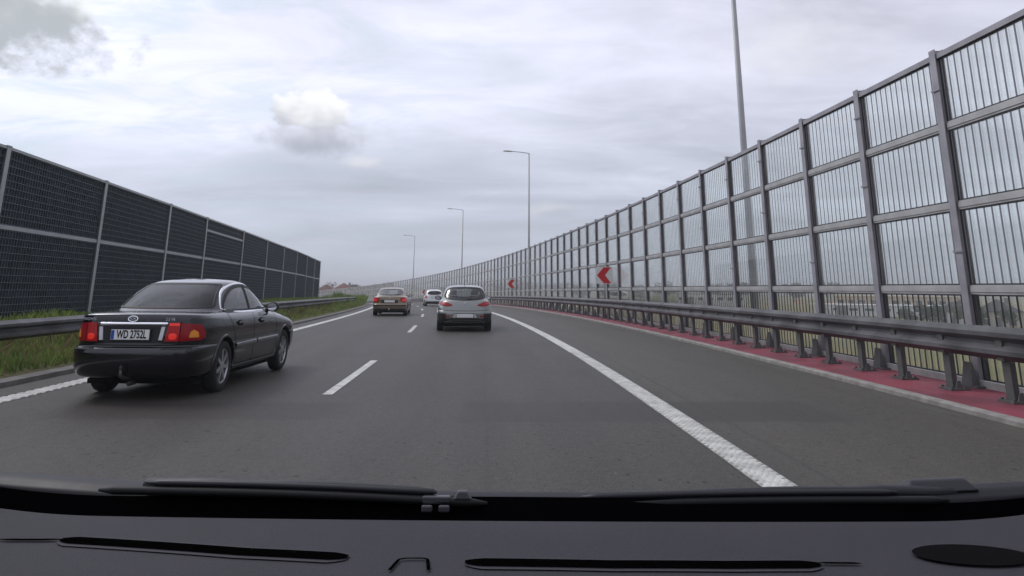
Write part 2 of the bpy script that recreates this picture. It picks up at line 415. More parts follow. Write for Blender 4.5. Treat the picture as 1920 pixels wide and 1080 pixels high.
# ------------------------------------------------------------------ guard rails
galv = mat('galvanised_steel', (.095, .093, .097), .55, .3, var=.4, vscale=1.6, bump=.1, bscale=40, spec=.4)
galv2 = mat('galvanised_post', (.095, .095, .092), .6, .25, var=.25, vscale=4, spec=.4)
lite = mat('rail_edge', (.30, .30, .30), .5, .4)
bolt_me = MB().lathe([(-.012, .014), (-.004, .018), (.004, .012), (.005, .0005)], 8).mesh('bolt', galv)
def wprof(o, top, bot, d, side):
    H = top - bot
    P_ = [(0, 0), (.12, .02), (.55, .10), (1, .17), (1, .30), (.55, .38), (.18, .455), (.18, .545), (.55, .62), (1, .70), (1, .83), (.55, .90), (.12, .98), (0, 1)]
    out = [(o - side * d * a, top - H * b) for a, b in P_]
    inn = [(o - side * d * a + side * .012, top - H * b) for a, b in P_][::-1]
    return out + inn
def rail_thing(name, label, o, top, bot, s0, s1, side, post_ds, post_h0, d=.085, face=.06):
    e = empty(name, PT(s0, o, 0), 0, label, 'guard rail')
    inv = Matrix.Translation(-e.location)
    s = s0
    while s < s1 - .5:
        b = sweep('beam', wprof(o, top, bot, d, side), s, min(s + 4.06, s1), 1.0, galv, None, smooth=False, closed=True)
        b.data.transform(inv); b.parent = e
        for ss in (s + .1, s + .22):
            for hh in (.235, .765):
                p = PT(ss, o - side * d, top - (top - bot) * hh) - e.location
                inst('bolt', bolt_me, b, Matrix.Translation(p) @ Matrix.Rotation(-TH(ss) + (math.pi if side > 0 else 0), 4, 'Z')) if s < 26 else None
        s += 4.0
    pm = MB()
    ph = top - .10 - post_h0
    pm.box((0, 0, ph / 2), (.012, .12, ph)); pm.box((side * .03, .055, ph / 2), (.055, .010, ph)); pm.box((side * .03, -.055, ph / 2), (.055, .010, ph))
    pm.box((side * -.03, 0, ph - .13), (.06, .10, .26))
    pme = pm.mesh('post', galv2)
    bpm = MB().box((side * .05, 0, .012), (.24, .24, .024)).box((side * .05, .09, .06), (.10, .012, .10), taper=(.4, 1)).box((side * .05, -.09, .06), (.10, .012, .10), taper=(.4, 1))
    for q in ((-.04, -.09), (-.04, .09), (.14, -.09), (.14, .09)): bpm.box((side * q[0], q[1], .034), (.026, .026, .02))
    bme = bpm.mesh('base_plate', galv2)
    s = s0 + .0; k = 0
    while s < s1:
        p = PT(s, o + side * .02, post_h0) - e.location
        po = inst('post', pme, e, Matrix.Translation(p) @ Matrix.Rotation(-TH(s) + random.uniform(-.03, .03), 4, 'Z'))
        if side > 0 and s < 60: inst('base_plate', bme, po)
        s += post_ds
    return e
rail_thing('guard_rail', 'grey steel guard rail on closely spaced posts along the red walkway', 3.80, .857, .50, 7.864 - 5, 200, 1, 1.0, .064)
rail_thing('guard_rail', 'grey steel guard rail in the grass in front of the dark panel wall', -9.07, .72, .43, 2, 122, -1, 4.0, .0)

# ------------------------------------------------------------------ transparent noise barrier
BO, BH = 4.367, 4.53
RAILS = [.11, 1.26, 2.35, 3.43, 4.43]
steel = mat('barrier_steel', (.29, .28, .30), .55, .25, var=.18, vscale=2, spec=.4)
steel_l = mat('barrier_rail', (.39, .385, .375), .55, .25, var=.15, vscale=2, spec=.4)
darkg = mat('gasket', (.03, .03, .033), .6)
base_c = mat('barrier_plinth', (.36, .35, .33), .8, var=.2, vscale=3)
pane_m = glass('acrylic_striped', (.94, .985, .96), .9, .03, stripes=(.1365, .031), dirt=.22)
pane_f = glass('acrylic_far', (.90, .93, .92), 1.0, .05, dirt=.75)
pane_c = glass('acrylic_clear', (.96, .98, .97), .9, .03, dirt=.10)
pane_b = glass('acrylic_back', (.985, .99, .985), .25, .03)
bar = empty('noise_barrier', PT(1, BO, 0), 0, 'tall transparent noise barrier of framed striped panes behind the red walkway', 'noise barrier')
B0 = bar.location.copy()
L = 2.0272; W_ = L - .13
post_m = MB().box((0, -.06, BH / 2), (.125, .012, BH)).box((0, .06, BH / 2), (.125, .012, BH)).box((0, 0, BH / 2), (.012, .108, BH)).mesh('post', steel)
clip_m = MB().box((.0, .074, 0), (.18, .02, .03)).mesh('clip', steel)
foot_m = MB().box((0, .02, .012), (.36, .38, .024)).box((0, .15, .16), (.20, .10, .28), taper=(.7, .15)).mesh('foot', galv2)
rail_m = [MB().box((L / 2, 0, 0), (W_ + .03, .05, .115)).box((L / 2, .032, 0), (W_ - .04, .010, .06)).mesh('rail', steel_l),
          MB().box((L / 2, 0, 0), (W_ + .1, .09, .075)).mesh('top_rail', steel), MB().box((L / 2, 0, 0), (W_ + .1, .16, .09)).mesh('plinth', base_c)]
def pane_mesh(h, m):
    me = MB().box((L / 2, 0, h / 2), (W_ - .03, .018, h)).mesh('pane', m); me.materials.append(pane_b)
    for p in me.polygons: p.material_index = 0 if p.normal.y > .9 else 1
    return me
def gasket_mesh(h):
    g = MB()
    for x in (.080, L - .080): g.box((x, 0, h / 2), (.026, .03, h))
    g.box((L / 2, 0, .010), (W_ - .05, .03, .018)); g.box((L / 2, 0, h - .010), (W_ - .05, .03, .018))
    return g.mesh('gasket', darkg)
hs = []
for i in range(4):
    z0 = RAILS[i] + (.058 if i else .045); z1 = RAILS[i + 1] - (.039 if i == 3 else .059); hs.append((z0, z1 - z0))
pme = [pane_mesh(h, pane_m) for _, h in hs]; pmf = [pane_mesh(h, pane_f) for _, h in hs]; gme = [gasket_mesh(h) for _, h in hs]; pclear = pane_mesh(hs[0][1], pane_c)
bar_me = MB().box((0, 0, hs[0][1] / 2), (.017, .012, hs[0][1] - .03)).mesh('bar', darkg)
s0 = 9.057 - 8; ss = s0; bay = 0
far = MB(); farp = MB()
while ss < 232:
    a = PT(ss, BO); b = PT(ss + 2.0, BO); d = b - a; az = math.atan2(d.y, d.x); sl = math.atan2(d.z, math.hypot(d.x, d.y))
    T = Matrix.Translation(a - B0) @ Matrix.Rotation(az, 4, 'Z')
    Tp = T @ Matrix.Rotation(-sl, 4, 'Y')
    if bay < 75:
        po = inst('post', post_m, bar, T)
        if bay < 30:
            inst('foot', foot_m, po, Matrix.Translation((0, 0, .070)))
            for zz in (2.9, 4.05) if bay % 2 else (1.75, 3.95): inst('clip', clip_m, po, Matrix.Translation((0, 0, zz)))
        for i in range(4):
            near = (i == 0 and 2 <= bay < 16)
            q = inst('pane', pclear if near else (pmf if bay > 34 else pme)[i], bar, Tp @ Matrix.Translation((0, 0, hs[i][0])))
            if bay < 22: inst('gasket', gme[i], q)
            if near:
                for k in range(14): inst('bar', bar_me, bar, Tp @ Matrix.Translation((.16 + k * (L - .32) / 13, 0, hs[0][0] + .0)))
        inst('plinth', rail_m[2], bar, Tp @ Matrix.Translation((0, 0, RAILS[0])))
        for i in (1, 2, 3): inst('rail', rail_m[0], bar, Tp @ Matrix.Translation((0, 0, RAILS[i])))
        inst('top_rail', rail_m[1], bar, Tp @ Matrix.Translation((0, 0, RAILS[4])))
    else:
        rot = Tp.to_3x3()
        far.box(Tp @ Vector((0, 0, BH / 2)), (.15, .13, BH), rot)
        for z in RAILS: far.box(Tp @ Vector((L / 2, 0, z)), (W_ + .1, .06, .12), rot)
        farp.box(Tp @ Vector((L / 2, 0, 2.3)), (W_, .016, 4.2), rot)
    ss += 2.0; bay += 1
tag(far.build('far_frames', steel_l, bar, fix=False), kind='stuff')
tag(farp.build('far_panes', pane_f, bar, fix=False), kind='stuff')

# ------------------------------------------------------------------ dark absorbing panel wall on the left
wp = [(17.41, -13.4), (23.21, -13.76), (29.59, -14.05), (35.1, -14.25), (42.84, -14.36), (50.25, -14.4), (56.98, -14.3), (63.18, -14.07), (69.77, -13.85), (76.2, -13.6), (80.97, -13.3)]
wp = [(5.4, -12.9), (11.4, -13.1)] + wp
wall = empty('panel_wall', PT(5.4, -12.9, 0), 0, 'dark noise wall of mesh-covered panels between pale posts on the grass verge', 'noise wall')
wl = mat('wall_post', (.30, .31, .31), .5, .3, var=.12, vscale=2)
felt = mat('absorber', (.020, .029, .036), .95, var=.6, vscale=3.5, bump=.5, bscale=30, spec=.15)
wire = mat('wire_mesh', (.10, .122, .135), .6, .3)
WH, WM, WB = 4.495, 2.6, .35
wpost = MB().box((0, -.10, WH / 2), (.17, .016, WH)).box((0, .10, WH / 2), (.17, .016, WH)).box((0, 0, WH / 2), (.014, .19, WH)).box((0, 0, WH + .01), (.19, .24, .03)).mesh('post', wl)
for i in range(len(wp)):
    a = PT(*wp[i]); T0 = a - wall.location
    if i == len(wp) - 1:
        d = PT(*wp[i]) - PT(*wp[i - 1])
    else: d = PT(*wp[i + 1]) - a
    ln = d.length; az = math.atan2(d.y, d.x); sl = math.atan2(d.z, math.hypot(d.x, d.y))
    T = Matrix.Translation(T0) @ Matrix.Rotation(az, 4, 'Z'); Tp = T @ Matrix.Rotation(-sl, 4, 'Y')
    inst('post', wpost, wall, T)
    if i == len(wp) - 1: break
    def hbar(nm, z, h, dep, m=wl):
        o = MB().box((ln / 2, 0, z), (ln - .18, dep, h)).build(nm, m, wall); o.matrix_basis = Tp; return o
    # wall faces the road: local +y is to the left of travel, so the road side is -y
    hbar('rail', WM, .10, .16); hbar('top_cap', WH - .03, .07, .20); hbar('rail', WB, .10, .16)
    rows = [(WB + .05, WM - .05), (WM + .05, WH - .065)]
    if i == 5:
        hbar('rail', 3.92, .09, .16); rows = [rows[0], (WM + .05, 3.875), (3.965, WH - .065)]
    for (z0, z1) in rows:
        p = MB().box((ln / 2, .02, (z0 + z1) / 2), (ln - .10, .10, z1 - z0)).build('panel', felt, wall); p.matrix_basis = Tp
        if 1 <= i <= 8:
            mb = MB(); n = int((ln - .2) / .125); st = (ln - .2) / n
            for k in range(n + 1): mb.box((.1 + k * st, -.045, (z0 + z1) / 2), (.011, .011, z1 - z0 - .02))
            n = int((z1 - z0) / .17); st = (z1 - z0 - .04) / n
            for k in range(n + 1): mb.box((ln / 2, -.058, z0 + .02 + k * st), (ln - .2, .012, .014))
            wmo = mb.build('wire_mesh', wire, p, fix=False); wmo['kind'] = 'stuff'
# ------------------------------------------------------------------ street lamps behind the barrier
lampg = mat('lamp_steel', (.33, .33, .335), .5, .4, var=.1, vscale=1)
lamph = mat('lamp_head', (.55, .55, .54), .5, .1)
LO = 5.2
lamp_labels = ['thick grey lamp post rising out of the top of the picture behind the tall panes', 'tall street lamp with lit-side arm just above the double chevron stretch',
               'street lamp above the silver hatchback, second in the receding row', 'farthest street lamp, above the gold saloon']
lamp_labels[1] = 'tallest street lamp with its whole arm and head in view above the barrier'
for k, s in enumerate((18.0, 58.0, 98.0, 138.0)):
    p = PT(s, LO, -1.0); e = empty('street_lamp', p, -TH(s), lamp_labels[k], 'street lamp', 'street lamps behind the noise barrier')
    H = 13.75
    MB().tube([(0, 0, 0), (0, 0, 1.5), (0, 0, 6), (0, 0, H)], [.115, .105, .085, .05], 14).build('pole', lampg, e, True)
    MB().tube([(0, 0, H - .06), (-.06, 0, H), (-.6, 0, H + .06), (-1.5, 0, H + .12)], [.04, .035, .032, .03], 10).build('arm', lampg, e, True)
    MB().tube([(-1.38, 0, H + .10), (-1.5, 0, H + .11), (-1.8, 0, H + .13), (-2.15, 0, H + .14), (-2.28, 0, H + .135)], [.04, .09, .13, .11, .03], 12).build('lamp_head', lamph, e, True)
    hd = [o for o in e.children if o.name.startswith('lamp_head')][0]
    for v in hd.data.vertices: v.co.z = H + .12 + (v.co.z - H - .12) * .55

# ------------------------------------------------------------------ chevron signs
sw = mat('sign_white', (.72, .72, .68), .45); sr = mat('sign_red', (.55, .012, .018), .4); sgrey = mat('sign_back', (.25, .25, .25), .5, .4)
chl = ['nearest red and white chevron board behind the guard rail', 'middle chevron board pointing towards the curve, beside the silver hatchback', 'farthest small chevron board between the gold saloon and the white car']
for k, (s, o) in enumerate(((30.2, 4.02), (59.6, 4.02), (122.5, 4.02))):
    p = PT(s, o, .12); e = empty('chevron_sign', p, -TH(s) + R(4), chl[k], 'road sign', 'chevron boards along the curve')
    MB().tube([(0, .03, 0), (0, .03, 2.02)], .03, 10).build('post', sgrey, e, True)
    a = .36; z0 = 1.72
    rp = [(-a, z0 - a), (a, z0 - a), (a, z0 + a), (-a, z0 + a)]
    MB().prism(rp, 0, .012).build('board', sw, e)
    # red chevron pointing left
    t = a * .94
    pts = [(.14 * 1 - t * .0 - .18, z0 + t), (t - .05, z0 + t), (.02, z0), (t - .05, z0 - t), (-.04, z0 - t), (-t, z0)]
    MB().prism(pts, -.006, -.001).build('chevron', sr, e)
    MB().box((0, .02, z0 + .2), (.5, .02, .04)).box((0, .02, z0 - .2), (.5, .02, .04)).build('bracket', sgrey, e)

# ------------------------------------------------------------------ beyond the barrier: fields, halls, houses, trees
cream = mat('hall_cream', (.55, .43, .29), .8, var=.12, vscale=.3); white_w = mat('hall_white', (.62, .62, .60), .7, var=.08, vscale=.3)
wing = mat('far_window', (.04, .05, .06), .15); redroof = mat('roof_tile', (.26, .10, .075), .8, var=.25, vscale=1.2); greyroof = mat('roof_grey', (.16, .15, .15), .8, var=.2)
plaster = mat('plaster', (.55, .50, .42), .85, var=.1, vscale=.6)
def hall(label, x, y, rz, w_, d, h, wallm, roofm, nwin):
    e = empty('industrial_hall', (x, y, GZ), rz, label, 'building')
    MB().box((0, 0, h / 2), (w_, d, h)).build('wall', wallm, e)
    MB().box((0, 0, h + .15), (w_ + .6, d + .6, .3)).build('roof', roofm, e)
    for k in range(nwin):
        xx = -w_ / 2 + (k + .5) * w_ / nwin
        MB().box((xx, -d / 2 - .03, h * .62), (w_ / nwin * .55, .1, h * .25)).build('window', wing, e)
    MB().box((-w_ * .3, -d / 2 - .03, 1.6), (3.2, .12, 3.2)).build('door', greyroof, e)
    return e
hall('long cream industrial hall on the horizon behind the barrier', 146, 268, R(-28), 44, 18, 5.2, cream, cream, 12)
hall('low white hall in front of the cream one', 116, 222, R(-28), 40, 14, 3.0, white_w, white_w, 9)
hall('small pale hall far off behind the middle bays', 92, 330, R(-18), 30, 12, 5.0, white_w, greyroof, 7)
def house(label, x, y, rz, w_, d, h, rh, roofm, wallm=plaster):
    e = empty('house', (x, y, GZ), rz, label, 'house', 'houses beyond the field')
    MB().box((0, 0, h / 2), (w_, d, h)).build('wall', wallm, e)
    rf = MB(); rf.prism([(-w_ / 2 - .5, h - .2), (w_ / 2 + .5, h - .2), (0, h + rh)], -d / 2 - .4, d / 2 + .4); ro = rf.build('roof', roofm, e)
    MB().box((w_ * .2, 1, h + rh * .8), (.7, .7, 1.6)).build('chimney', greyroof, ro)
    for xx in (-.28, .28):
        for zz in (.28, .72):
            f = MB().box((xx * w_, -d / 2 - .02, h * zz), (1.2, .08, 1.2)).build('window', wing, e)
    MB().box((0, -d / 2 - .02, 1.05), (1.1, .08, 2.1)).build('door', greyroof, e)
    return e
house('grey roofed house among trees beyond the field', 112, 165, R(-35), 9, 8, 3.4, 2.6, greyroof)
house('orange roofed house at the right edge beyond the field', 124, 164, R(-38), 10, 8, 3.2, 2.8, redroof)
house('pale gabled house left of the orange roofed one', 106, 172, R(-30), 8, 8, 3.0, 2.4, greyroof, white_w)
house('red roofed house far left past the end of the dark wall', -62, 262, R(15), 11, 9, 5.5, 3.4, redroof)
house('second red roofed house past the end of the dark wall', -86, 300, R(20), 12, 9, 5.5, 3.2, redroof, white_w)
house('small brown roofed house between the two red roofed ones', -74, 285, R(10), 10, 8, 5.2, 3.2, mat('roof_brown', (.20, .075, .05), .8, var=.2, vscale=1))

def leaf_crown(c, rx, ry, rz, n, size, seed):
    r = np.random.default_rng(seed)
    lobes = r.normal(0, .42, (9, 3)); lobes = lobes / np.maximum(1, np.linalg.norm(lobes, axis=1, keepdims=True) / .72)
    P_ = []
    for k in range(n):
        l = lobes[r.integers(9)]; d = r.normal(size=3); d /= np.linalg.norm(d)
        P_.append(l + d * .42 * r.uniform(.35, 1) ** .5)
    P_ = np.array(P_) * (rx, ry, rz) + c
    a = r.normal(size=(n, 3)); a /= np.linalg.norm(a, axis=1, keepdims=True); b = np.cross(a, r.normal(size=(n, 3))); b /= np.linalg.norm(b, axis=1, keepdims=True)
    sz = size * r.uniform(.6, 1.3, (n, 1))
    V = np.stack([P_ - a * sz, P_ - b * sz * .6, P_ + a * sz, P_ + b * sz * .6], 1).reshape(-1, 3)
    F = [(4 * i, 4 * i + 1, 4 * i + 2, 4 * i + 3) for i in range(n)]
    return V, F
leafs = [mat('leaf_a', (.055, .085, .03), .7, var=.45, vscale=.6, spec=.2), mat('leaf_b', (.045, .075, .035), .7, var=.4, vscale=.6, spec=.2), mat('leaf_c', (.085, .11, .04), .7, var=.4, vscale=.6, spec=.2)]
bark = mat('bark', (.07, .055, .04), .9, var=.3, vscale=3)
tree_src = []
for k in range(4):
    V, F = leaf_crown((0, 0, .62), .42, .42, .40, 800, .045, 20 + k)
    me = bpy.data.meshes.new('crown'); me.from_pydata([tuple(v) for v in V], [], F); me.materials.append(leafs[k % 3])
    tb = MB().tube([(0, 0, 0), (.01, 0, .3), (.0, .01, .7)], [.03, .022, .008], 7)
    for q in range(5):
        aa = q * 1.25 + k; tb.tube([(0, 0, .3 + .06 * q), (.2 * math.cos(aa), .2 * math.sin(aa), .5 + .06 * q)], [.013, .004], 5)
    tree_src.append((me, tb.mesh('trunk', bark)))
def tree(label, x, y, h, k, wid=1.0):
    e = empty('tree', (x, y, GZ), random.uniform(0, 6.28), label, 'tree', 'trees beyond the barrier')
    e.scale = (h * wid, h * wid, h)
    inst('trunk', tree_src[k][1], e); inst('crown', tree_src[k][0], e)
# trees near the houses and behind the halls; each label names its place in the row
tr = [(88, 160, 4.6), (92, 158, 5.4), (96, 163, 4.4), (99, 157, 5.0), (103, 160, 5.8), (108, 156, 4.2), (114, 154, 5.2), (119, 157, 4.6)]
ordn = ['first', 'second', 'third', 'fourth', 'fifth', 'sixth', 'seventh', 'eighth']
for k, (x, y, h) in enumerate(tr): tree(f'{ordn[k]} small tree from the halls in the row before the houses', x, y, h, k % 4, 1.25)
tr = [(40, 420, 9), (58, 430, 11), (74, 410, 9), (95, 440, 12), (118, 420, 10), (141, 436, 12), (166, 420, 11), (190, 430, 13)]
for k, (x, y, h) in enumerate(tr): tree(f'{ordn[k]} tree counted rightwards along the far skyline behind the halls', x, y, h, k % 4, 1.7)
tr = [(-58, 300, 8), (-70, 318, 9), (-98, 330, 10), (-112, 312, 8)]
for k, (x, y, h) in enumerate(tr): tree(f'{ordn[k]} tree from the barrier behind the red roofed houses', x, y, h, k % 4, 1.5)
# far woodland that reads as one band
Vs = []; Fs = []
for k in range(70):
    aa = R(-60 + k * 1.75 + random.uniform(-.5, .5)); rr = random.uniform(900, 1200); hh = random.uniform(9, 15)
    V, F = leaf_crown((rr * math.sin(aa), rr * math.cos(aa), GZ + hh * .45), hh * 1.9, hh * 1.9, hh * .55, 150, 1.8, 100 + k)
    b = len(Vs); Vs.extend(map(tuple, V)); Fs.extend([tuple(i + b for i in f) for f in F])
tag(mesh_obj('woodland', Vs, Fs, leafs[1]), 'far band of dark woodland on the horizon', 'woodland', kind='stuff')

# ------------------------------------------------------------------ grass and weeds on the left verge
def blades(name, n, smp, hgt, wid, m, label, seed, kind='stuff', lean=.35):
    r = np.random.default_rng(seed); V = np.zeros((n, 4, 3)); 
    for i in range(n):
        s, o, h0, sc_ = smp(r); p = PT(s, o, h0); h = hgt * sc_ * r.uniform(.5, 1.35); a = r.uniform(0, 6.283); wd = wid * r.uniform(.6, 1.4)
        ux, uy = math.cos(a) * wd, math.sin(a) * wd; lx, ly = r.normal(0, lean) * h, r.normal(0, lean) * h
        V[i, 0] = (p.x - ux, p.y - uy, p.z - .03); V[i, 1] = (p.x + ux, p.y + uy, p.z - .03)
        V[i, 2] = (p.x + ux * .7 + lx * .45, p.y + uy * .7 + ly * .45, p.z + h * .62); V[i, 3] = (p.x + lx, p.y + ly, p.z + h)
    F = []
    for i in range(n): F += [(4 * i, 4 * i + 1, 4 * i + 2), (4 * i, 4 * i + 2, 4 * i + 3)]
    o = mesh_obj(name, V.reshape(-1, 3), F, m); return tag(o, label, 'grass', kind=kind)
def vh(o): return float(np.interp(-o, [8.07, 8.3, 9.1, 11, 13.2, 15.5, 17], [.055, .10, .16, .30, .42, .35, .2]))
gm = mat('grass_blade', (.25, .32, .07), .7, vscale=.8, col2=(.115, .175, .042), spec=.2, detail=6)
gd = mat('dry_stalk', (.20, .165, .075), .8, var=.3, vscale=2, spec=.2)
def near_s(r): return 6 + 110 * r.uniform() ** 1.9
def sm1(r):
    s = near_s(r); o = -8.22 - 5.6 * r.uniform() ** 1.2; return s, o, vh(o), .7 + .5 * math.sin(s * .9 + o) * math.sin(s * .23) + (.5 if s > 40 else 0)
blades('verge_grass', 60000, sm1, .17, .012, gm, 'uneven green grass covering the verge below the dark wall', 3)
def sm2(r):
    s = 22 + 75 * r.uniform() ** 1.2; k = int(s * .45); rr = np.random.default_rng(k); o = -8.5 - 2.2 * rr.uniform() + r.normal(0, .22); o = min(o, -8.2)
    return k / .45 + r.normal(0, .28), o, vh(o), (.6 + .7 * rr.uniform()) * float(np.interp(s, [22, 42, 60], [.25, .55, 1.0]))
blades('tall_weeds', 9000, sm2, .62, .022, gm, 'clumps of tall weeds growing by the left guard rail', 5, lean=.22)
def sm3(r):
    s = near_s(r); o = -8.2 - 2.4 * r.uniform(); return s, o, vh(o), 1
blades('dry_stalks', 5000, sm3, .26, .007, gd, 'pale dry stalks scattered through the verge grass', 6)
# ------------------------------------------------------------------ cars: a body is a stack of plan outlines (y = 0 at the rear bumper, +y forward)
def catmull(rows, sub):
    A = np.array(rows, float); n = len(A); out = []
    for i in range(n - 1):
        p0, p1, p2, p3 = A[max(i - 1, 0)], A[i], A[i + 1], A[min(i + 2, n - 1)]
        for k in range(sub):
            t = k / sub
            c = .5 * ((2 * p1) + (p2 - p0) * t + (2 * p0 - 5 * p1 + 4 * p2 - p3) * t * t + (3 * p1 - p0 - 3 * p2 + p3) * t ** 3)
            lo, hi = np.minimum(p1, p2), np.maximum(p1, p2); out.append(np.clip(c, lo, hi))
    out.append(A[-1]); return np.array(out)
def outline(yr, yf, w_, a, b, n=112):
    pts = []; ym = (yr + yf) / 2; hl = (yf - yr) / 2
    for k in range(n):
        t = 2 * math.pi * (k + .5) / n; c, s = abs(math.cos(t)), abs(math.sin(t)); lo, hi = 0.0, 1.5
        for _ in range(26):
            m = (lo + hi) / 2
            if (m * c) ** a + (m * s) ** b < 1: lo = m
            else: hi = m
        pts.append((lo * math.cos(t) * w_, lo * math.sin(t)))
    return pts, ym, hl
def chaikin(P, it=2):
    P = [Vector(p) for p in P]
    for _ in range(it):
        Q = []
        for i in range(len(P)):
            a, b = P[i], P[(i + 1) % len(P)]; Q += [a * .75 + b * .25, a * .25 + b * .75]
        P = Q
    return [tuple(p) for p in P]
def inside(poly, x, y):
    r = False; j = len(poly) - 1
    for i in range(len(poly)):
        (xi, yi), (xj, yj) = poly[i], poly[j]
        if (yi > y) != (yj > y) and x < (xj - xi) * (y - yi) / (yj - yi) + xi: r = not r
        j = i
    return r
tyre_m = mat('tyre', (.018, .018, .018), .85, var=.2, vscale=8, bump=.2, bscale=60, spec=.3)
plas = mat('black_plastic', (.016, .016, .017), .6, spec=.4)
under = mat('underbody', (.008, .008, .008), .95, spec=.1)
chrome = mat('chrome', (.72, .73, .75), .12, 1.0)
glass_d = glass('car_glass_dark', (.10, .10, .105), .75, .015)
glass_m = glass('car_glass', (.66, .70, .70), 1.3, .015)
lensr = mat('lens_red', (.42, .010, .014), .25, coat=.15, spec=.3); lensd = mat('lens_dark_red', (.26, .008, .012), .25, coat=.15, spec=.3)
lensa = mat('lens_amber', (.75, .27, .02), .15, coat=.6); lensw = mat('lens_white', (.62, .62, .62), .15, coat=.6)
lensl = mat('lens_lit', (.55, .02, .015), .15, emit=(1.0, .05, .03), estr=.28)
plate_w = mat('plate_white', (.74, .75, .72), .4, coat=.3); plate_b = mat('plate_blue', (.02, .06, .35), .4); ink = mat('plate_ink', (.02, .02, .025), .5)
seatm = mat('seat_cloth', (.035, .035, .038), .9, var=.2, vscale=6)
rimm = mat('alloy', (.38, .38, .39), .38, .75, var=.12, vscale=6); hubm = mat('hub_dark', (.03, .03, .032), .6)
def paint_m(name, col, metal=.4, rough=.3, dirt=.35, coat=.7):
    M = bpy.data.materials.new(name); M.use_nodes = True; t = NT(M.node_tree); b = t.n['Principled BSDF']
    oc = t.new('ShaderNodeTexCoord').outputs['Object']; z = t.xyz(oc)[2]
    n = t.noise(oc, 3.5, 6, .65); f = t.m('MULTIPLY', t.m('MULTIPLY', t.mr(z, .15, .75, 1, .12), t.mr(n, .3, .75)), dirt)
    t.l.new(t.mix(f, col, (.10, .092, .08)), b.inputs['Base Color'])
    t.l.new(t.m('ADD', rough, t.m('MULTIPLY', f, .5)), b.inputs['Roughness'])
    b.inputs['Metallic'].default_value = metal; b.inputs['Coat Weight'].default_value = coat; b.inputs['Coat Roughness'].default_value = .06
    return M
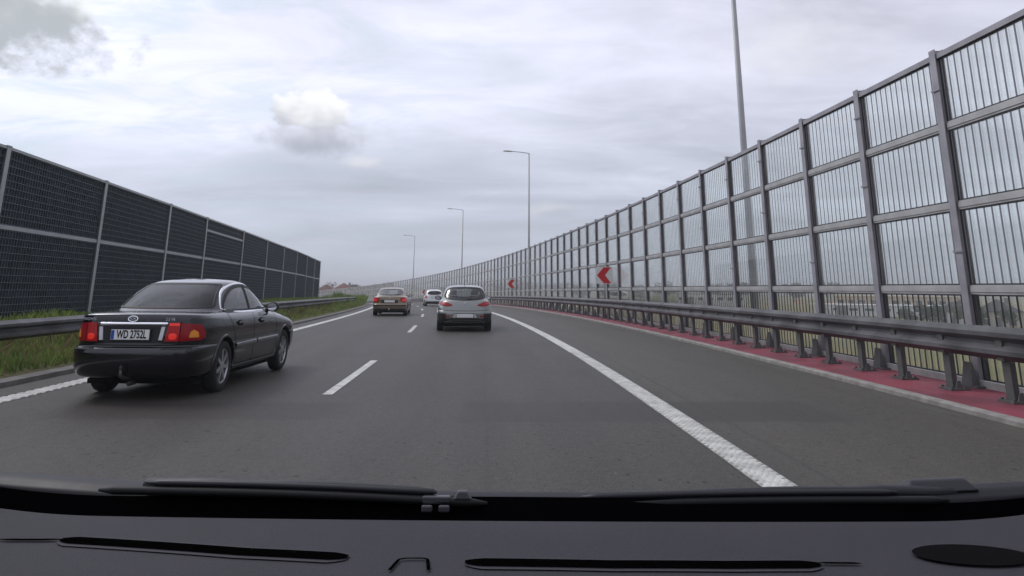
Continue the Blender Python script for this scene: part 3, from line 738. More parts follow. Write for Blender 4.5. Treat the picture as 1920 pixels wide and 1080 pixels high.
class Car:
    def __init__(s, name, loc, rz, scale, label, group, rows, paint, axles, wr, half, wells=.20):
        s.e = empty(name, loc, rz, label, 'car', group); s.e.scale = scale
        s.paint = paint; s.axles = axles; s.wr = wr; s.half = half
        rr = catmull(rows, 6); V = []; F = []; N = 168
        for (zr, zm, zf, yr, yf, wd, a, b) in rr:
            pts, ym, hl = outline(yr, yf, wd, a, b, N)
            for (x, yn) in pts:
                k = abs(yn) ** 2.0; zz = zm + (zr - zm) * k if yn < 0 else zm + (zf - zm) * k
                V.append((x, ym + yn * hl, zz))
        for i in range(len(rr) - 1):
            for k in range(N): F.append((i * N + k, i * N + (k + 1) % N, (i + 1) * N + (k + 1) % N, (i + 1) * N + k))
        F.append(tuple(range(N))[::-1]); F.append(tuple((len(rr) - 1) * N + k for k in range(N)))
        me = bpy.data.meshes.new('body'); me.from_pydata(V, [], F); me.update()
        bm = bmesh.new(); bm.from_mesh(me); s.bvh = BVHTree.FromBMesh(bm); bm.free()
        me.materials.append(paint); me.materials.append(under)
        o = bpy.data.objects.new('body', me); link(o)
        cut = MB()
        for ya in axles:
            for sd_ in (-1, 1):
                c = MB().lathe([(sd_ * (half - wells * 1.25), wr + .045), (sd_ * (half + .15), wr + .045)], 40)
                b0 = len(cut.v); cut.v += [(x, y + ya, z + wr) for x, y, z in c.v]; cut.f += [tuple(i + b0 for i in f) for f in c.f]
                cut.f.append(tuple(b0 + i for i in range(40))); cut.f.append(tuple(b0 + 40 + i for i in range(40))[::-1])
        co = cut.build('cutter', None); bo = o.modifiers.new('b', 'BOOLEAN'); bo.operation = 'DIFFERENCE'; bo.object = co; bo.solver = 'EXACT'
        dg = bpy.context.evaluated_depsgraph_get(); nm = bpy.data.meshes.new_from_object(o.evaluated_get(dg)); o.modifiers.clear(); o.data = nm
        bpy.data.objects.remove(co)
        for p in nm.polygons:
            c = p.center
            for ya in axles:
                if (c.y - ya) ** 2 + (c.z - wr) ** 2 < (wr + .043) ** 2 or ((c.y - ya) ** 2 + (c.z - wr) ** 2 < (wr + .05) ** 2 and abs(p.normal.x) < .3): p.material_index = 1
            if c.z < .245 and p.normal.z < -.5: p.material_index = 1
        o.parent = s.e; s.body = o; s.holes = []
        for k, ya in enumerate(axles):
            for sd_ in (-1, 1): s.wheel(sd_ * (half - .105), ya, sd_)
    def ray(s, view, a, b):
        if view == 'rear': r = s.bvh.ray_cast(Vector((a, -3, b)), Vector((0, 1, 0)))
        elif view == 'front': r = s.bvh.ray_cast(Vector((a, 9, b)), Vector((0, -1, 0)))
        elif view == 'top': r = s.bvh.ray_cast(Vector((a, b, 4)), Vector((0, 0, -1)))
        else:
            sd_ = 1 if view == 'right' else -1; r = s.bvh.ray_cast(Vector((sd_ * 3, a, b)), Vector((-sd_, 0, 0)))
        d = {'rear': (0, -1, 0), 'front': (0, 1, 0), 'top': (0, 0, 1), 'right': (1, 0, 0), 'left': (-1, 0, 0)}[view]
        if r[0] is None: return None, None
        n = r[1]
        if n.dot(Vector(d)) < 0: n = -n
        return r[0], n
    def patch(s, name, view, poly, m, off=.006, grid=.05, parent=None, skirt=.03, rnd=0):
        """a panel lying on the body: polygon seen from one side, pressed onto the surface"""
        if rnd: poly = chaikin(poly, rnd)
        pts = []; n = len(poly)
        for i in range(n):
            a, b = Vector(poly[i]), Vector(poly[(i + 1) % n]); q = max(1, int((b - a).length / grid))
            for k in range(q): pts.append(a.lerp(b, k / q))
        nb = len(pts); xs = [p.x for p in pts]; ys = [p.y for p in pts]
        x = min(xs) + grid * .5
        bd = [tuple(p) for p in pts]
        while x < max(xs):
            y = min(ys) + grid * .5
            while y < max(ys):
                if inside(bd, x, y) and min((x - p[0]) ** 2 + (y - p[1]) ** 2 for p in bd) > (grid * .4) ** 2: pts.append(Vector((x, y)))
                y += grid
            x += grid
        vo, eo, fo, _, _, _ = delaunay_2d_cdt(pts, [], [list(range(nb))], 1, 1e-6)
        V = []; ok = []
        N_ = []
        for p in vo:
            l, nn = s.ray(view, p.x, p.y); ok.append(l is not None); V.append(l + nn * off if l else Vector()); N_.append(nn)
        F = [tuple(f) for f in fo if all(ok[i] for i in f)]
        if skirt:
            cnt = {}
            for f in F:
                for i in range(len(f)):
                    e = (f[i], f[(i + 1) % len(f)]); cnt[e] = 1
            for (a, b) in list(cnt):
                if (b, a) not in cnt:
                    k = len(V); V += [V[a] - N_[a] * skirt, V[b] - N_[b] * skirt]; F.append((b, a, k, k + 1))
        o = mesh_obj(name, V, F, m, parent or s.e)
        o.data.shade_smooth() if not skirt else None
        if view in ('rear', 'left', 'front'): pass
        return o
    def strip(s, name, view, line, wid, m, off=.004, parent=None, closed=False, step=.04):
        pts = [Vector(p) for p in line]
        if closed: pts.append(pts[0])
        Q = []
        for a, b in zip(pts[:-1], pts[1:]):
            q = max(1, int((b - a).length / step)); Q += [a.lerp(b, k / q) for k in range(q)]
        if not closed: Q.append(pts[-1])
        V = []; F = []; n = len(Q); prev = None
        for i, p in enumerate(Q):
            t = (Q[(i + 1) % n] - Q[i - 1]) if closed else (Q[min(i + 1, n - 1)] - Q[max(i - 1, 0)])
            t.normalize(); nn = Vector((-t.y, t.x)); row = []
            for k, of in ((-.5, 0.0), (-.3, off), (.3, off), (.5, 0.0)):
                q = p + nn * wid * k; l, no = s.ray(view, q.x, q.y)
                if l is None: row = None; break
                row.append(l + no * (of + .0015))
            if row:
                b = len(V); V += row
                if prev is not None: F += [(prev + k, b + k, b + k + 1, prev + k + 1) for k in range(3)]
                prev = b
                if i == 0: first = b
            else: prev = None
        if closed and prev is not None: F += [(prev + k, first + k, first + k + 1, prev + k + 1) for k in range(3)]
        return mesh_obj(name, V, F, m, parent or s.e)
    def window(s, view, poly, m, name='window', frame=.03, fm=None):
        p2 = chaikin(poly, 2); o = s.patch(name, view, p2, m, .003, .06, skirt=0)
        o.data.shade_smooth()
        if frame: s.strip('window_seal', view, p2, frame, fm or plas, .006, o, True)
        s.holes.append((view, p2)); return o
    def finish(s):
        bm = bmesh.new(); bm.from_mesh(s.body.data); kill = []
        for f in bm.faces:
            c = f.calc_center_median(); n = f.normal
            for view, poly in s.holes:
                if view in ('left', 'right'):
                    if (c.x > 0) == (view == 'right') and abs(n.x) > .35 and c.z > .7 and inside(poly, c.y, c.z): kill.append(f); break
                else:
                    if c.z > .8 and inside(poly, c.x, c.z) and (n.y < -.15 if view == 'rear' else n.y > .15): kill.append(f); break
        bmesh.ops.delete(bm, geom=kill, context='FACES'); bm.to_mesh(s.body.data); bm.free()
        s.body.data.set_sharp_from_angle(angle=R(32)); s.body.data.shade_smooth(); s.body.data.set_sharp_from_angle(angle=R(32))
    def wheel(s, x, y, sd_):
        wr = s.wr; k = wr / .315; wdt = .20
        we = bpy.data.objects.new('wheel', None); link(we, s.e); we.location = (x, y, wr); we.rotation_euler = (random.uniform(0, 1.2), 0, 0)
        h = wdt / 2
        MB().lathe([(-h * .8, .205 * k), (-h, .22 * k), (-h, .285 * k), (-h * .85, .306 * k), (-h * .55, .315 * k), (0, .316 * k), (h * .55, .315 * k), (h * .85, .306 * k), (h, .285 * k), (h, .22 * k), (h * .8, .205 * k)], 36).build('tyre', tyre_m, we, True)
        rim = MB(); f = sd_ * (h - .022)
        rim.lathe([(-sd_ * h * .7, .20 * k), (f - sd_ * .01, .198 * k), (f + sd_ * .012, .208 * k), (f + sd_ * .012, .215 * k), (f - sd_ * .02, .212 * k)], 36)
        for q in range(7):
            a = 2 * math.pi * q / 7
            rot = Matrix.Rotation(a, 3, 'X'); rim.box(rot @ Vector((f - sd_ * .004, 0, .125 * k)), (.024, .048 * k, .165 * k), rot, (1, .75))
        rim.lathe([(f - sd_ * .02, .06 * k), (f + sd_ * .012, .055 * k), (f + sd_ * .016, .03 * k), (f + sd_ * .016, .001)], 20)
        rim.build('rim', rimm, we, False)
        MB().lathe([(f - sd_ * .045, .200 * k), (f - sd_ * .05, .001)], 28).build('brake_disc', hubm, we)
    def mirror(s, y, z, w0, m=None):
        for sd_ in (-1, 1):
            b = MB().tube([(0, -.05, 0), (0, -.035, 0), (0, 0, 0), (0, .06, .0), (0, .10, 0)], [.072, .085, .088, .066, .015], 16)
            b.v = [(q[0] * 1.25 * sd_ + sd_ * (w0 + .10), q[1] + y, q[2] * .85 + z) for q in b.v]
            b.tube([(sd_ * (w0 - .05), y + .03, z - .05), (sd_ * (w0 + .05), y + .02, z - .03)], .028, 8)
            o = b.build('mirror', m or s.paint, s.e, True)
            g_ = MB().lathe([(0, .001), (0, .066)], 16); g_.v = [(q[1] * 1.25 + sd_ * (w0 + .10), y - .052, q[2] * .85 + z) for q in g_.v]; g_.build('mirror_glass', chrome, o)
    def seats(s, yf, yr, z=.55, w_=.36, head=True):
        for x in (-w_, w_):
            b = MB().box((x, yf, z + .28), (.46, .14, .62), Matrix.Rotation(R(14), 3, 'X'), (.8, .8)).box((x, yf + .02, z - .02), (.48, .5, .14))
            o = b.build('seat', seatm, s.e, bevel=.05)
            MB().box((x, yf - .11, z + .69), (.26, .10, .17), Matrix.Rotation(R(10), 3, 'X'), (.85, .8)).build('headrest', seatm, o, bevel=.04)
        b = MB().box((0, yr, z + .20), (1.20, .16, .50), Matrix.Rotation(R(16), 3, 'X'), (.96, .8)); o = b.build('rear_bench', seatm, s.e, bevel=.05)
        for x in (-.36, .36): MB().box((x, yr - .09, z + .50), (.24, .09, .13), None, (.85, .8)).build('headrest', seatm, o, bevel=.035)
        MB().box((0, yf + 1.15, z + .22), (1.25, .5, .22), None, (.95, .6)).build('dashboard', seatm, s.e, bevel=.04)
        MB().box((0, (yf + yr) / 2 + .3, .33), (1.3, 2.4, .06)).build('floor_pan', under, s.e)
    def text(s, name, body, x, z, h, m, parent=None, off=.008, wid=None, view='rear', bold=False):
        cu = bpy.data.curves.new(name, 'FONT'); cu.body = body; cu.size = h * 1.4; cu.align_x = 'CENTER'; cu.align_y = 'CENTER'; cu.extrude = .001
        if bold: cu.offset = h * .035
        t = bpy.data.objects.new(name, cu); link(t); bpy.context.view_layer.update()
        me = bpy.data.meshes.new_from_object(t.evaluated_get(bpy.context.evaluated_depsgraph_get())); bpy.data.objects.remove(t)
        xs = [v.co.x for v in me.vertices]; k = (wid / (max(xs) - min(xs))) if wid else 1.0
        l, n = s.ray('rear', x, z)
        for v in me.vertices: v.co = (v.co.x * k, 0, v.co.y)
        me.materials.clear(); me.materials.append(m); me.update()
        o = bpy.data.objects.new(name, me); link(o, parent or s.e); return o, l
    def plate(s, x, z, txt=None, w_=.52, h=.114, tilt=0.0, blue=True, dist=.022):
        l, n = s.ray('rear', x, z); y = l.y - dist
        o = MB().box((0, 0, 0), (w_, .012, h)).build('number_plate', plate_w, s.e, bevel=.004); o.location = (x, y, z); o.rotation_euler = (tilt, 0, 0)
        MB().box((0, .006, 0), (w_ + .03, .012, h + .025)).build('plate_holder', plas, o)
        if blue: MB().box((-w_ / 2 + .026, -.0065, 0), (.042, .003, h - .012)).build('country_band', plate_b, o)
        if txt:
            t, _ = s.text('lettering', txt, x, z, h * .80, ink, o, wid=w_ * .78, bold=True); t.location = (.022, -.0085, 0)
        return o

# dark saloon ---------------------------------------------------------------
KP = paint_m('paint_dark', (.0035, .0036, .0075), .1, .16, .03, .6)
rows = [  # zr, zm, zf, yr, yf, half width, a, b
    (.25, .20, .24, .22, 4.52, .76, 3.2, 14), (.29, .22, .27, .075, 4.66, .845, 3.2, 14), (.40, .33, .38, .012, 4.71, .888, 3.2, 14), (.52, .46, .50, .0, 4.72, .905, 3.2, 14),
    (.590, .555, .58, .012, 4.71, .908, 3.2, 14), (.612, .585, .60, .045, 4.70, .906, 3.2, 14), (.625, .60, .62, .085, 4.69, .904, 3.2, 13),
    (.74, .70, .66, .095, 4.66, .903, 3.8, 13), (.86, .80, .70, .102, 4.60, .897, 3.8, 13), (.950, .868, .725, .108, 4.52, .882, 3.8, 13), (.982, .905, .745, .125, 4.44, .866, 3.8, 12),
    (.995, .93, .77, .20, 4.30, .848, 3.6, 11), (1.004, .95, .85, .42, 3.95, .828, 3.4, 9), (1.012, .962, .93, .64, 3.56, .805, 3.2, 7),
    (1.03, .98, .97, .70, 3.42, .785, 3.0, 6), (1.12, 1.08, 1.07, .89, 3.18, .752, 3.0, 6), (1.22, 1.19, 1.18, 1.12, 2.93, .708, 3.0, 6), (1.31, 1.29, 1.29, 1.35, 2.68, .655, 3.0, 5),
    (1.36, 1.355, 1.35, 1.52, 2.50, .59, 3.0, 4.5), (1.385, 1.39, 1.385, 1.70, 2.34, .47, 2.6, 4), (1.395, 1.405, 1.395, 1.88, 2.18, .25, 2.4, 3), (1.397, 1.408, 1.397, 1.98, 2.08, .08, 2.2, 2.2)]
kx, ky = -4.26, 8.02
c = Car('saloon_car', (kx, ky, zroad(kx, ky + 2)), 0.0, (.825, .84, .95), 'black saloon car in the left lane with lit tail lamps', 'cars on the road', rows, KP, (1.06, 3.76), .315, .905)
c.seats(2.45, 1.35)
c.window('rear', [(-.69, 1.05), (-.66, 1.045), (-.35, 1.042), (.35, 1.042), (.66, 1.045), (.69, 1.05), (.68, 1.075), (.57, 1.30), (.55, 1.325), (.50, 1.332), (.3, 1.338), (-.3, 1.338), (-.50, 1.332), (-.55, 1.325), (-.57, 1.30), (-.68, 1.075)], glass_d, 'rear_window', .028)
c.window('front', [(-.68, 1.02), (.68, 1.02), (.54, 1.30), (-.54, 1.30)], glass_m, 'windscreen', .03)
for v in ('right', 'left'):
    c.window(v, [(1.19, 1.0), (1.20, .99), (1.22, .987), (2.12, .982), (2.16, .982), (2.16, 1.0), (2.115, 1.30), (2.11, 1.318), (2.08, 1.318), (1.75, 1.30), (1.48, 1.235), (1.25, 1.10)], glass_m, 'side_window', .045)
    c.window(v, [(2.22, .982), (2.22, 1.0), (2.175, 1.30), (2.175, 1.318), (2.20, 1.316), (2.45, 1.285), (2.74, 1.18), (3.05, 1.02), (3.08, .995), (3.07, .98), (3.02, .978), (2.26, .98)], glass_m, 'side_window', .045)
    c.strip('window_trim', v, chaikin([(1.12, .972), (1.16, 1.10), (1.40, 1.27), (1.78, 1.342), (2.30, 1.352), (2.70, 1.255), (3.16, 1.0), (3.12, .962)], 2), .022, chrome, .006, None, True)
    c.strip('side_moulding', v, [(1.46, .545), (2.30, .55)], .05, mat('moulding', (.20, .20, .21), .3, .5), .014)
    c.strip('side_moulding', v, [(2.36, .55), (3.36, .55)], .05, mat('moulding', (.20, .20, .21), .3, .5), .014)
    c.strip('door_gap', v, [(2.19, .97), (2.20, .6), (2.18, .30)], .010, under, .001); c.strip('door_gap', v, [(3.22, .95), (3.28, .75), (3.24, .30)], .010, under, .001)
    c.strip('door_gap', v, [(1.17, .96), (1.32, .80), (1.44, .62), (1.52, .30), (3.24, .30)], .010, under, .001)
    c.strip('sill_trim', v, [(1.44, .27), (3.36, .26)], .035, plas, .012)
    for y in (1.48, 2.42):
        c.patch('door_handle', v, [(y, .815), (y + .22, .82), (y + .22, .850), (y, .848)], KP, .028, .03, rnd=1); c.patch('handle_cup', v, [(y - .02, .79), (y + .24, .79), (y + .24, .862), (y - .02, .862)], under, .002, .04, rnd=1)
    c.patch('headlight', v, [(4.30, .60), (4.58, .58), (4.50, .70), (4.26, .72)], lensw, .006, .04)
    c.strip('arch_lip', v, [(1.06 + .375 * math.cos(t), .315 + .375 * math.sin(t)) for t in np.linspace(.15, math.pi - .12, 22)], .035, KP, .012)
    c.strip('arch_lip', v, [(3.76 + .375 * math.cos(t), .315 + .375 * math.sin(t)) for t in np.linspace(.12, math.pi - .12, 22)], .035, KP, .012)
c.mirror(3.02, 1.0, .80, plas)
# rear face
c.patch('plate_recess', 'rear', [(-.36, .655), (.36, .655), (.40, .845), (-.40, .845)], plas, .004, .06)
bp_ = []
for q in np.linspace(-.475, .475, 15):
    l, n = c.ray('rear', float(q), .873); bp_.append((float(q), l.y - .006, .873))
MB().tube(bp_, .021, 12).build('chrome_bar', mat('bright_chrome', (.90, .91, .93), .22, 1.0), c.e, True)
for sg, v in ((-1, 'left'), (1, 'right')):
    f = lambda P_: [(sg * x, z) for x, z in P_][::sg]
    L0 = c.patch('tail_light', 'rear', f([(.455, .675), (.625, .675), (.625, .885), (.49, .885)]), lensr, .012, .04)
    c.patch('brake_lamp', 'rear', f([(.50, .695), (.60, .695), (.60, .765), (.50, .765)]), lensl, .016, .03, L0, rnd=2)
    c.patch('lamp_top', 'rear', f([(.495, .852), (.62, .850), (.62, .880), (.495, .882)]), lensl if sg > 0 else lensr, .015, .03, L0)
    c.patch('reverse_lamp', 'rear', f([(.375, .690), (.425, .690), (.445, .840), (.400, .840)]), lensw, .014, .03)
    L1 = c.patch('tail_light', 'rear', f([(.636, .675), (.845, .680), (.868, .76), (.835, .86), (.636, .885)]), lensd, .010, .03)
    c.patch('indicator', 'rear', f([(.735, .715), (.825, .715), (.815, .775), (.775, .805), (.745, .775)]), lensa, .014, .02, L1)
    c.patch('tail_light', v, [(.17, .685), (.42, .70), (.36, .80), (.20, .86)], lensd, .010, .03)
c.plate(0, .752, 'WD 2752L', dist=.030)
t, l = c.text('model_lettering', 'MAGENTIS', -.62, .925, .030, chrome, wid=.20); t.location = (-.62, l.y - .012, .925); t.rotation_euler = (R(-8), 0, R(-11))
t, l = c.text('engine_lettering', '2.5 V6', .50, .925, .034, chrome, wid=.12); t.location = (.50, l.y - .012, .925); t.rotation_euler = (R(-8), 0, R(8))
l, n = c.ray('rear', 0, .932)
em = MB(); N_ = 28
for k in range(N_):
    pass
ring = [(math.cos(2 * math.pi * k / N_) * .070, math.sin(2 * math.pi * k / N_) * .036) for k in range(N_)]
ringi = [(x * .82, z * .74) for x, z in ring]
em.v = [(x, 0, z) for x, z in ring] + [(x, 0, z) for x, z in ringi] + [(x, .012, z) for x, z in ring]
em.f = [(k, (k + 1) % N_, N_ + (k + 1) % N_, N_ + k) for k in range(N_)] + [(k, (k + 1) % N_, 2 * N_ + (k + 1) % N_, 2 * N_ + k) for k in range(N_)]
eo = em.build('emblem', chrome, c.e); eo.location = (0, l.y - .014, .932); eo.rotation_euler = (R(-8), 0, 0)
t, _ = c.text('emblem_lettering', 'KIA', 0, .932, .030, chrome, eo, wid=.075); t.location = (0, -.001, 0)
c.strip('bumper_gap', 'rear', [(-.86, .632), (-.4, .632), (.4, .632), (.86, .632)], .012, under, .001)
c.strip('boot_gap', 'rear', [(-.632, .90), (-.63, .66)], .008, under, .001); c.strip('boot_gap', 'rear', [(.632, .90), (.63, .66)], .008, under, .001)
c.patch('bumper_strip', 'rear', [(-.80, .585), (-.45, .585), (-.45, .602), (-.80, .602)], plas, .004, .05); c.patch('bumper_strip', 'rear', [(.45, .585), (.80, .585), (.80, .602), (.45, .602)], plas, .004, .05)
tb = MB().tube([(0, .25, .26), (0, .05, .27), (0, -.05, .30), (0, -.06, .37)], [.022, .022, .020, .014], 8); tb.v += []
o = tb.build('tow_hook', mat('tow_steel', (.10, .10, .10), .5, .6), c.e, True)
MB().tube([(0, -.06, .365), (0, -.06, .38), (0, -.06, .405), (0, -.06, .42)], [.010, .020, .018, .005], 12).build('tow_ball', hubm, o, True)
MB().tube([(.02, .14, .20), (.02, .30, .20)], .028, 10).build('exhaust', hubm, c.e, True)
MB().box((0, 2.3, .19), (1.5, 3.6, .06)).build('underside', under, c.e)
c.finish()

# silver hatchback ----------------------------------------------------------
SP = paint_m('paint_silver', (.215, .225, .21), .65, .30, .18)
rows = [
    (.24, .19, .23, .16, 4.05, .74, 3.0, 13), (.29, .22, .27, .05, 4.15, .83, 3.0, 13), (.40, .33, .38, .005, 4.20, .862, 3.0, 13), (.54, .48, .50, .0, 4.21, .868, 3.0, 13),
    (.63, .59, .58, .02, 4.20, .866, 3.0, 12), (.655, .62, .61, .055, 4.18, .863, 3.0, 12), (.74, .70, .65, .075, 4.13, .858, 2.9, 11), (.84, .79, .70, .10, 4.05, .838, 2.7, 10),
    (.93, .875, .74, .15, 3.92, .81, 2.6, 9), (.975, .92, .80, .20, 3.70, .785, 2.6, 8), (1.0, .95, .90, .235, 3.30, .765, 2.6, 7), (1.03, .985, .97, .265, 3.08, .75, 2.6, 6),
    (1.12, 1.08, 1.07, .345, 2.82, .715, 2.6, 6), (1.22, 1.19, 1.18, .44, 2.56, .672, 2.6, 6), (1.32, 1.30, 1.29, .56, 2.30, .62, 2.6, 5.5), (1.375, 1.37, 1.36, .66, 2.10, .56, 2.6, 5),
    (1.405, 1.415, 1.40, .80, 1.90, .45, 2.5, 4), (1.415, 1.432, 1.42, 1.0, 1.70, .26, 2.4, 3), (1.42, 1.436, 1.425, 1.25, 1.45, .08, 2.2, 2.2)]
ax, ay = -1.38, 21.12
c = Car('hatchback_car', (ax, ay, zroad(ax, ay + 2)), .093, (.945, .945, .935), 'silver hatchback straight ahead with slanted red tail lamps', 'cars on the road', rows, SP, (.76, 3.30), .315, .866)
c.seats(1.95, .95, .50)
c.window('rear', [(-.66, 1.02), (-.35, .985), (0, .965), (.35, .985), (.66, 1.02), (.585, 1.24), (.5, 1.325), (.25, 1.355), (-.25, 1.355), (-.5, 1.325), (-.585, 1.24)], glass_m, 'rear_window', .045)
c.window('front', [(-.66, 1.02), (.66, 1.02), (.52, 1.31), (-.52, 1.31)], glass_m, 'windscreen', .03)
for v in ('right', 'left'):
    c.window(v, [(.78, 1.03), (.95, 1.22), (1.25, 1.31), (1.62, 1.325), (1.66, .98)], glass_m, 'side_window', .045)
    c.window(v, [(1.74, .975), (1.70, 1.325), (2.05, 1.29), (2.45, 1.13), (2.75, .98)], glass_m, 'side_window', .045)
    c.strip('door_gap', v, [(1.70, .96), (1.72, .30)], .010, under, .001)
    c.strip('arch_lip', v, [(.76 + .37 * math.cos(t), .315 + .37 * math.sin(t)) for t in np.linspace(.1, math.pi - .1, 18)], .03, SP, .010)
    c.patch('bumper_side', v, [(.06, .26), (.42, .26), (.38, .56), (.06, .56)], plas, .004, .05)  # dark trim; the shade low on the bumper is put into its colour
c.mirror(2.62, 1.0, .77, plas)
for sg, v in ((-1, 'left'), (1, 'right')):
    f = lambda P_: [(sg * x, z) for x, z in P_][::sg]
    L0 = c.patch('tail_light', 'rear', f([(.36, .815), (.46, .775), (.66, .775), (.80, .82), (.82, .89), (.72, .925), (.58, .905)]), lensd, .012, .03, rnd=1)
    c.patch('brake_lamp', 'rear', f([(.56, .815), (.68, .815), (.70, .865), (.60, .865)]), lensr, .017, .03, L0, rnd=1)
    c.patch('reflector', 'rear', f([(.47, .455), (.62, .455), (.62, .495), (.47, .495)]), lensd, .008, .04)
    c.patch('bumper_corner', 'rear', f([(.64, .25), (.83, .27), (.855, .40), (.85, .565), (.76, .555), (.66, .42)]), plas, .006, .04)  # dark lower corner, with the shadow there painted in as colour
c.patch('plate_recess', 'rear', [(-.42, .425), (.42, .425), (.36, .55), (.28, .572), (-.28, .572), (-.36, .55)], plas, .004, .05)
c.patch('plate_surround', 'rear', [(-.395, .435), (.395, .435), (.335, .545), (.27, .558), (-.27, .558), (-.335, .545)], mat('pale_insert', (.45, .45, .45), .4), .008, .05)
c.plate(0, .495, None, blue=False, dist=.016)
for z0, z1 in ((.375, .41), (.315, .35), (.265, .295)): c.patch('grille_slot', 'rear', [(-.56, z0), (.56, z0), (.54, z1), (-.54, z1)], under, .004, .06)
c.strip('bumper_lip', 'rear', [(-.58, .30), (0, .30), (.58, .30)], .016, SP, .010)
MB().tube([(-.42, -.03, .30), (-.42, .2, .30)], .035, 12).build('exhaust', hubm, c.e, True)
c.strip('hatch_gap', 'rear', [(-.78, .66), (-.60, .645), (0, .638), (.60, .645), (.78, .66)], .014, under, .001)
l, n = c.ray('rear', 0, .86)
MB().lathe([(0, .036), (-.006, .036), (-.008, .028), (-.008, .001)], 20).build('emblem', chrome, c.e).matrix_basis = Matrix.Translation((0, l.y - .006, .86)) @ Matrix.Rotation(R(90), 4, 'Z')
l, n = c.ray('rear', .1, .99)
MB().tube([(.02, l.y - .02, .985), (.30, l.y - .02, 1.015), (.52, l.y + .01, 1.05)], [.012, .009, .007], 6).build('rear_wiper', plas, c.e)
MB().tube([(0, .95, 1.40), (0, .78, 1.62)], [.008, .004], 6).build('aerial', plas, c.e)
MB().box((0, 2.1, .18), (1.4, 3.2, .05)).build('underside', under, c.e)
c.finish()

# gold saloon ---------------------------------------------------------------
GP = paint_m('paint_gold', (.195, .15, .095), .5, .32, .2)
rows = [
    (.25, .20, .24, .18, 4.32, .74, 3.2, 14), (.29, .22, .27, .05, 4.44, .83, 3.2, 14), (.40, .33, .38, .005, 4.50, .862, 3.2, 14), (.54, .48, .50, .0, 4.51, .868, 3.2, 14),
    (.60, .57, .58, .015, 4.50, .867, 3.2, 13), (.63, .60, .60, .06, 4.48, .864, 3.2, 13), (.76, .72, .66, .075, 4.44, .860, 3.1, 12), (.90, .83, .71, .09, 4.36, .845, 3.0, 12),
    (.965, .90, .74, .105, 4.26, .82, 3.0, 11), (.995, .935, .78, .15, 4.0, .80, 3.0, 9), (1.01, .955, .90, .26, 3.55, .785, 3.0, 7), (1.03, .985, .97, .34, 3.32, .77, 3.0, 6),
    (1.12, 1.08, 1.07, .53, 3.06, .735, 3.0, 6), (1.22, 1.19, 1.18, .76, 2.80, .69, 3.0, 6), (1.32, 1.30, 1.29, 1.0, 2.54, .635, 3.0, 5), (1.38, 1.37, 1.36, 1.16, 2.36, .57, 2.8, 4.5),
    (1.41, 1.415, 1.40, 1.32, 2.18, .46, 2.6, 4), (1.42, 1.432, 1.42, 1.5, 2.0, .26, 2.4, 3), (1.423, 1.435, 1.424, 1.7, 1.82, .08, 2.2, 2.2)]
gx, gy = -5.72, 33.4
c = Car('saloon_car', (gx, gy, zroad(gx, gy + 2)), .085, (.925, .925, .905), 'gold saloon car ahead of the black one with glowing brake lamps', 'cars on the road', rows, GP, (.90, 3.41), .315, .866)
c.seats(2.2, 1.15, .52)
c.window('rear', [(-.66, 1.05), (.66, 1.05), (.55, 1.31), (.3, 1.345), (-.3, 1.345), (-.55, 1.31)], glass_m, 'rear_window', .03)
c.window('front', [(-.66, 1.02), (.66, 1.02), (.52, 1.31), (-.52, 1.31)], glass_m, 'windscreen', .03)
for v in ('right', 'left'):
    c.window(v, [(1.0, 1.02), (1.15, 1.20), (1.45, 1.31), (1.86, 1.33), (1.90, .985)], glass_m, 'side_window', .045)
    c.window(v, [(1.98, .985), (1.94, 1.33), (2.25, 1.30), (2.65, 1.14), (2.95, .985)], glass_m, 'side_window', .045)
    c.strip('side_moulding', v, [(1.3, .55), (3.0, .55)], .05, plas, .012)
    c.strip('door_gap', v, [(1.94, .97), (1.95, .30)], .010, under, .001)
c.mirror(2.85, 1.0, .785, plas)
for sg, v in ((-1, 'left'), (1, 'right')):
    f = lambda P_: [(sg * x, z) for x, z in P_][::sg]
    L0 = c.patch('tail_light', 'rear', f([(.56, .72), (.83, .72), (.83, .93), (.64, .955)]), lensr, .012, .04)
    c.patch('brake_lamp', 'rear', f([(.61, .76), (.80, .76), (.80, .85), (.63, .85)]), lensl, .018, .04, L0, rnd=1)
    c.patch('tail_light', v, [(.12, .72), (.34, .74), (.28, .88), (.14, .93)], lensd, .010, .04)
c.patch('plate_recess', 'rear', [(-.42, .655), (.42, .655), (.44, .81), (-.44, .81)], plas, .004, .06)
c.plate(0, .745, None, blue=False, dist=.016); c.strip('boot_handle', 'rear', [(-.30, .825), (.30, .825)], .03, GP, .02)
c.patch('bumper_strip', 'rear', [(-.82, .50), (.82, .50), (.82, .565), (-.82, .565)], plas, .012, .05)
c.patch('bumper_lower', 'rear', [(-.78, .26), (.78, .26), (.82, .38), (-.82, .38)], plas, .006, .05)
tbo = MB().tube([(0, .2, .30), (0, -.05, .30), (0, -.06, .40)], [.022, .02, .016], 8).build('tow_hook', chrome, c.e, True)
l, n = c.ray('rear', .2, 1.06); MB().tube([(-.02, l.y - .015, 1.045), (.25, l.y + .02, 1.075), (.5, l.y + .06, 1.10)], [.014, .01, .008], 6).build('rear_wiper', plas, c.e)
MB().box((0, 2.2, .19), (1.4, 3.4, .05)).build('underside', under, c.e)
l, n = c.ray('rear', 0, .90); MB().lathe([(0, .034), (-.006, .034), (-.008, .001)], 16).build('emblem', chrome, c.e).matrix_basis = Matrix.Translation((0, l.y - .006, .90)) @ Matrix.Rotation(R(90), 4, 'Z')
c.finish()

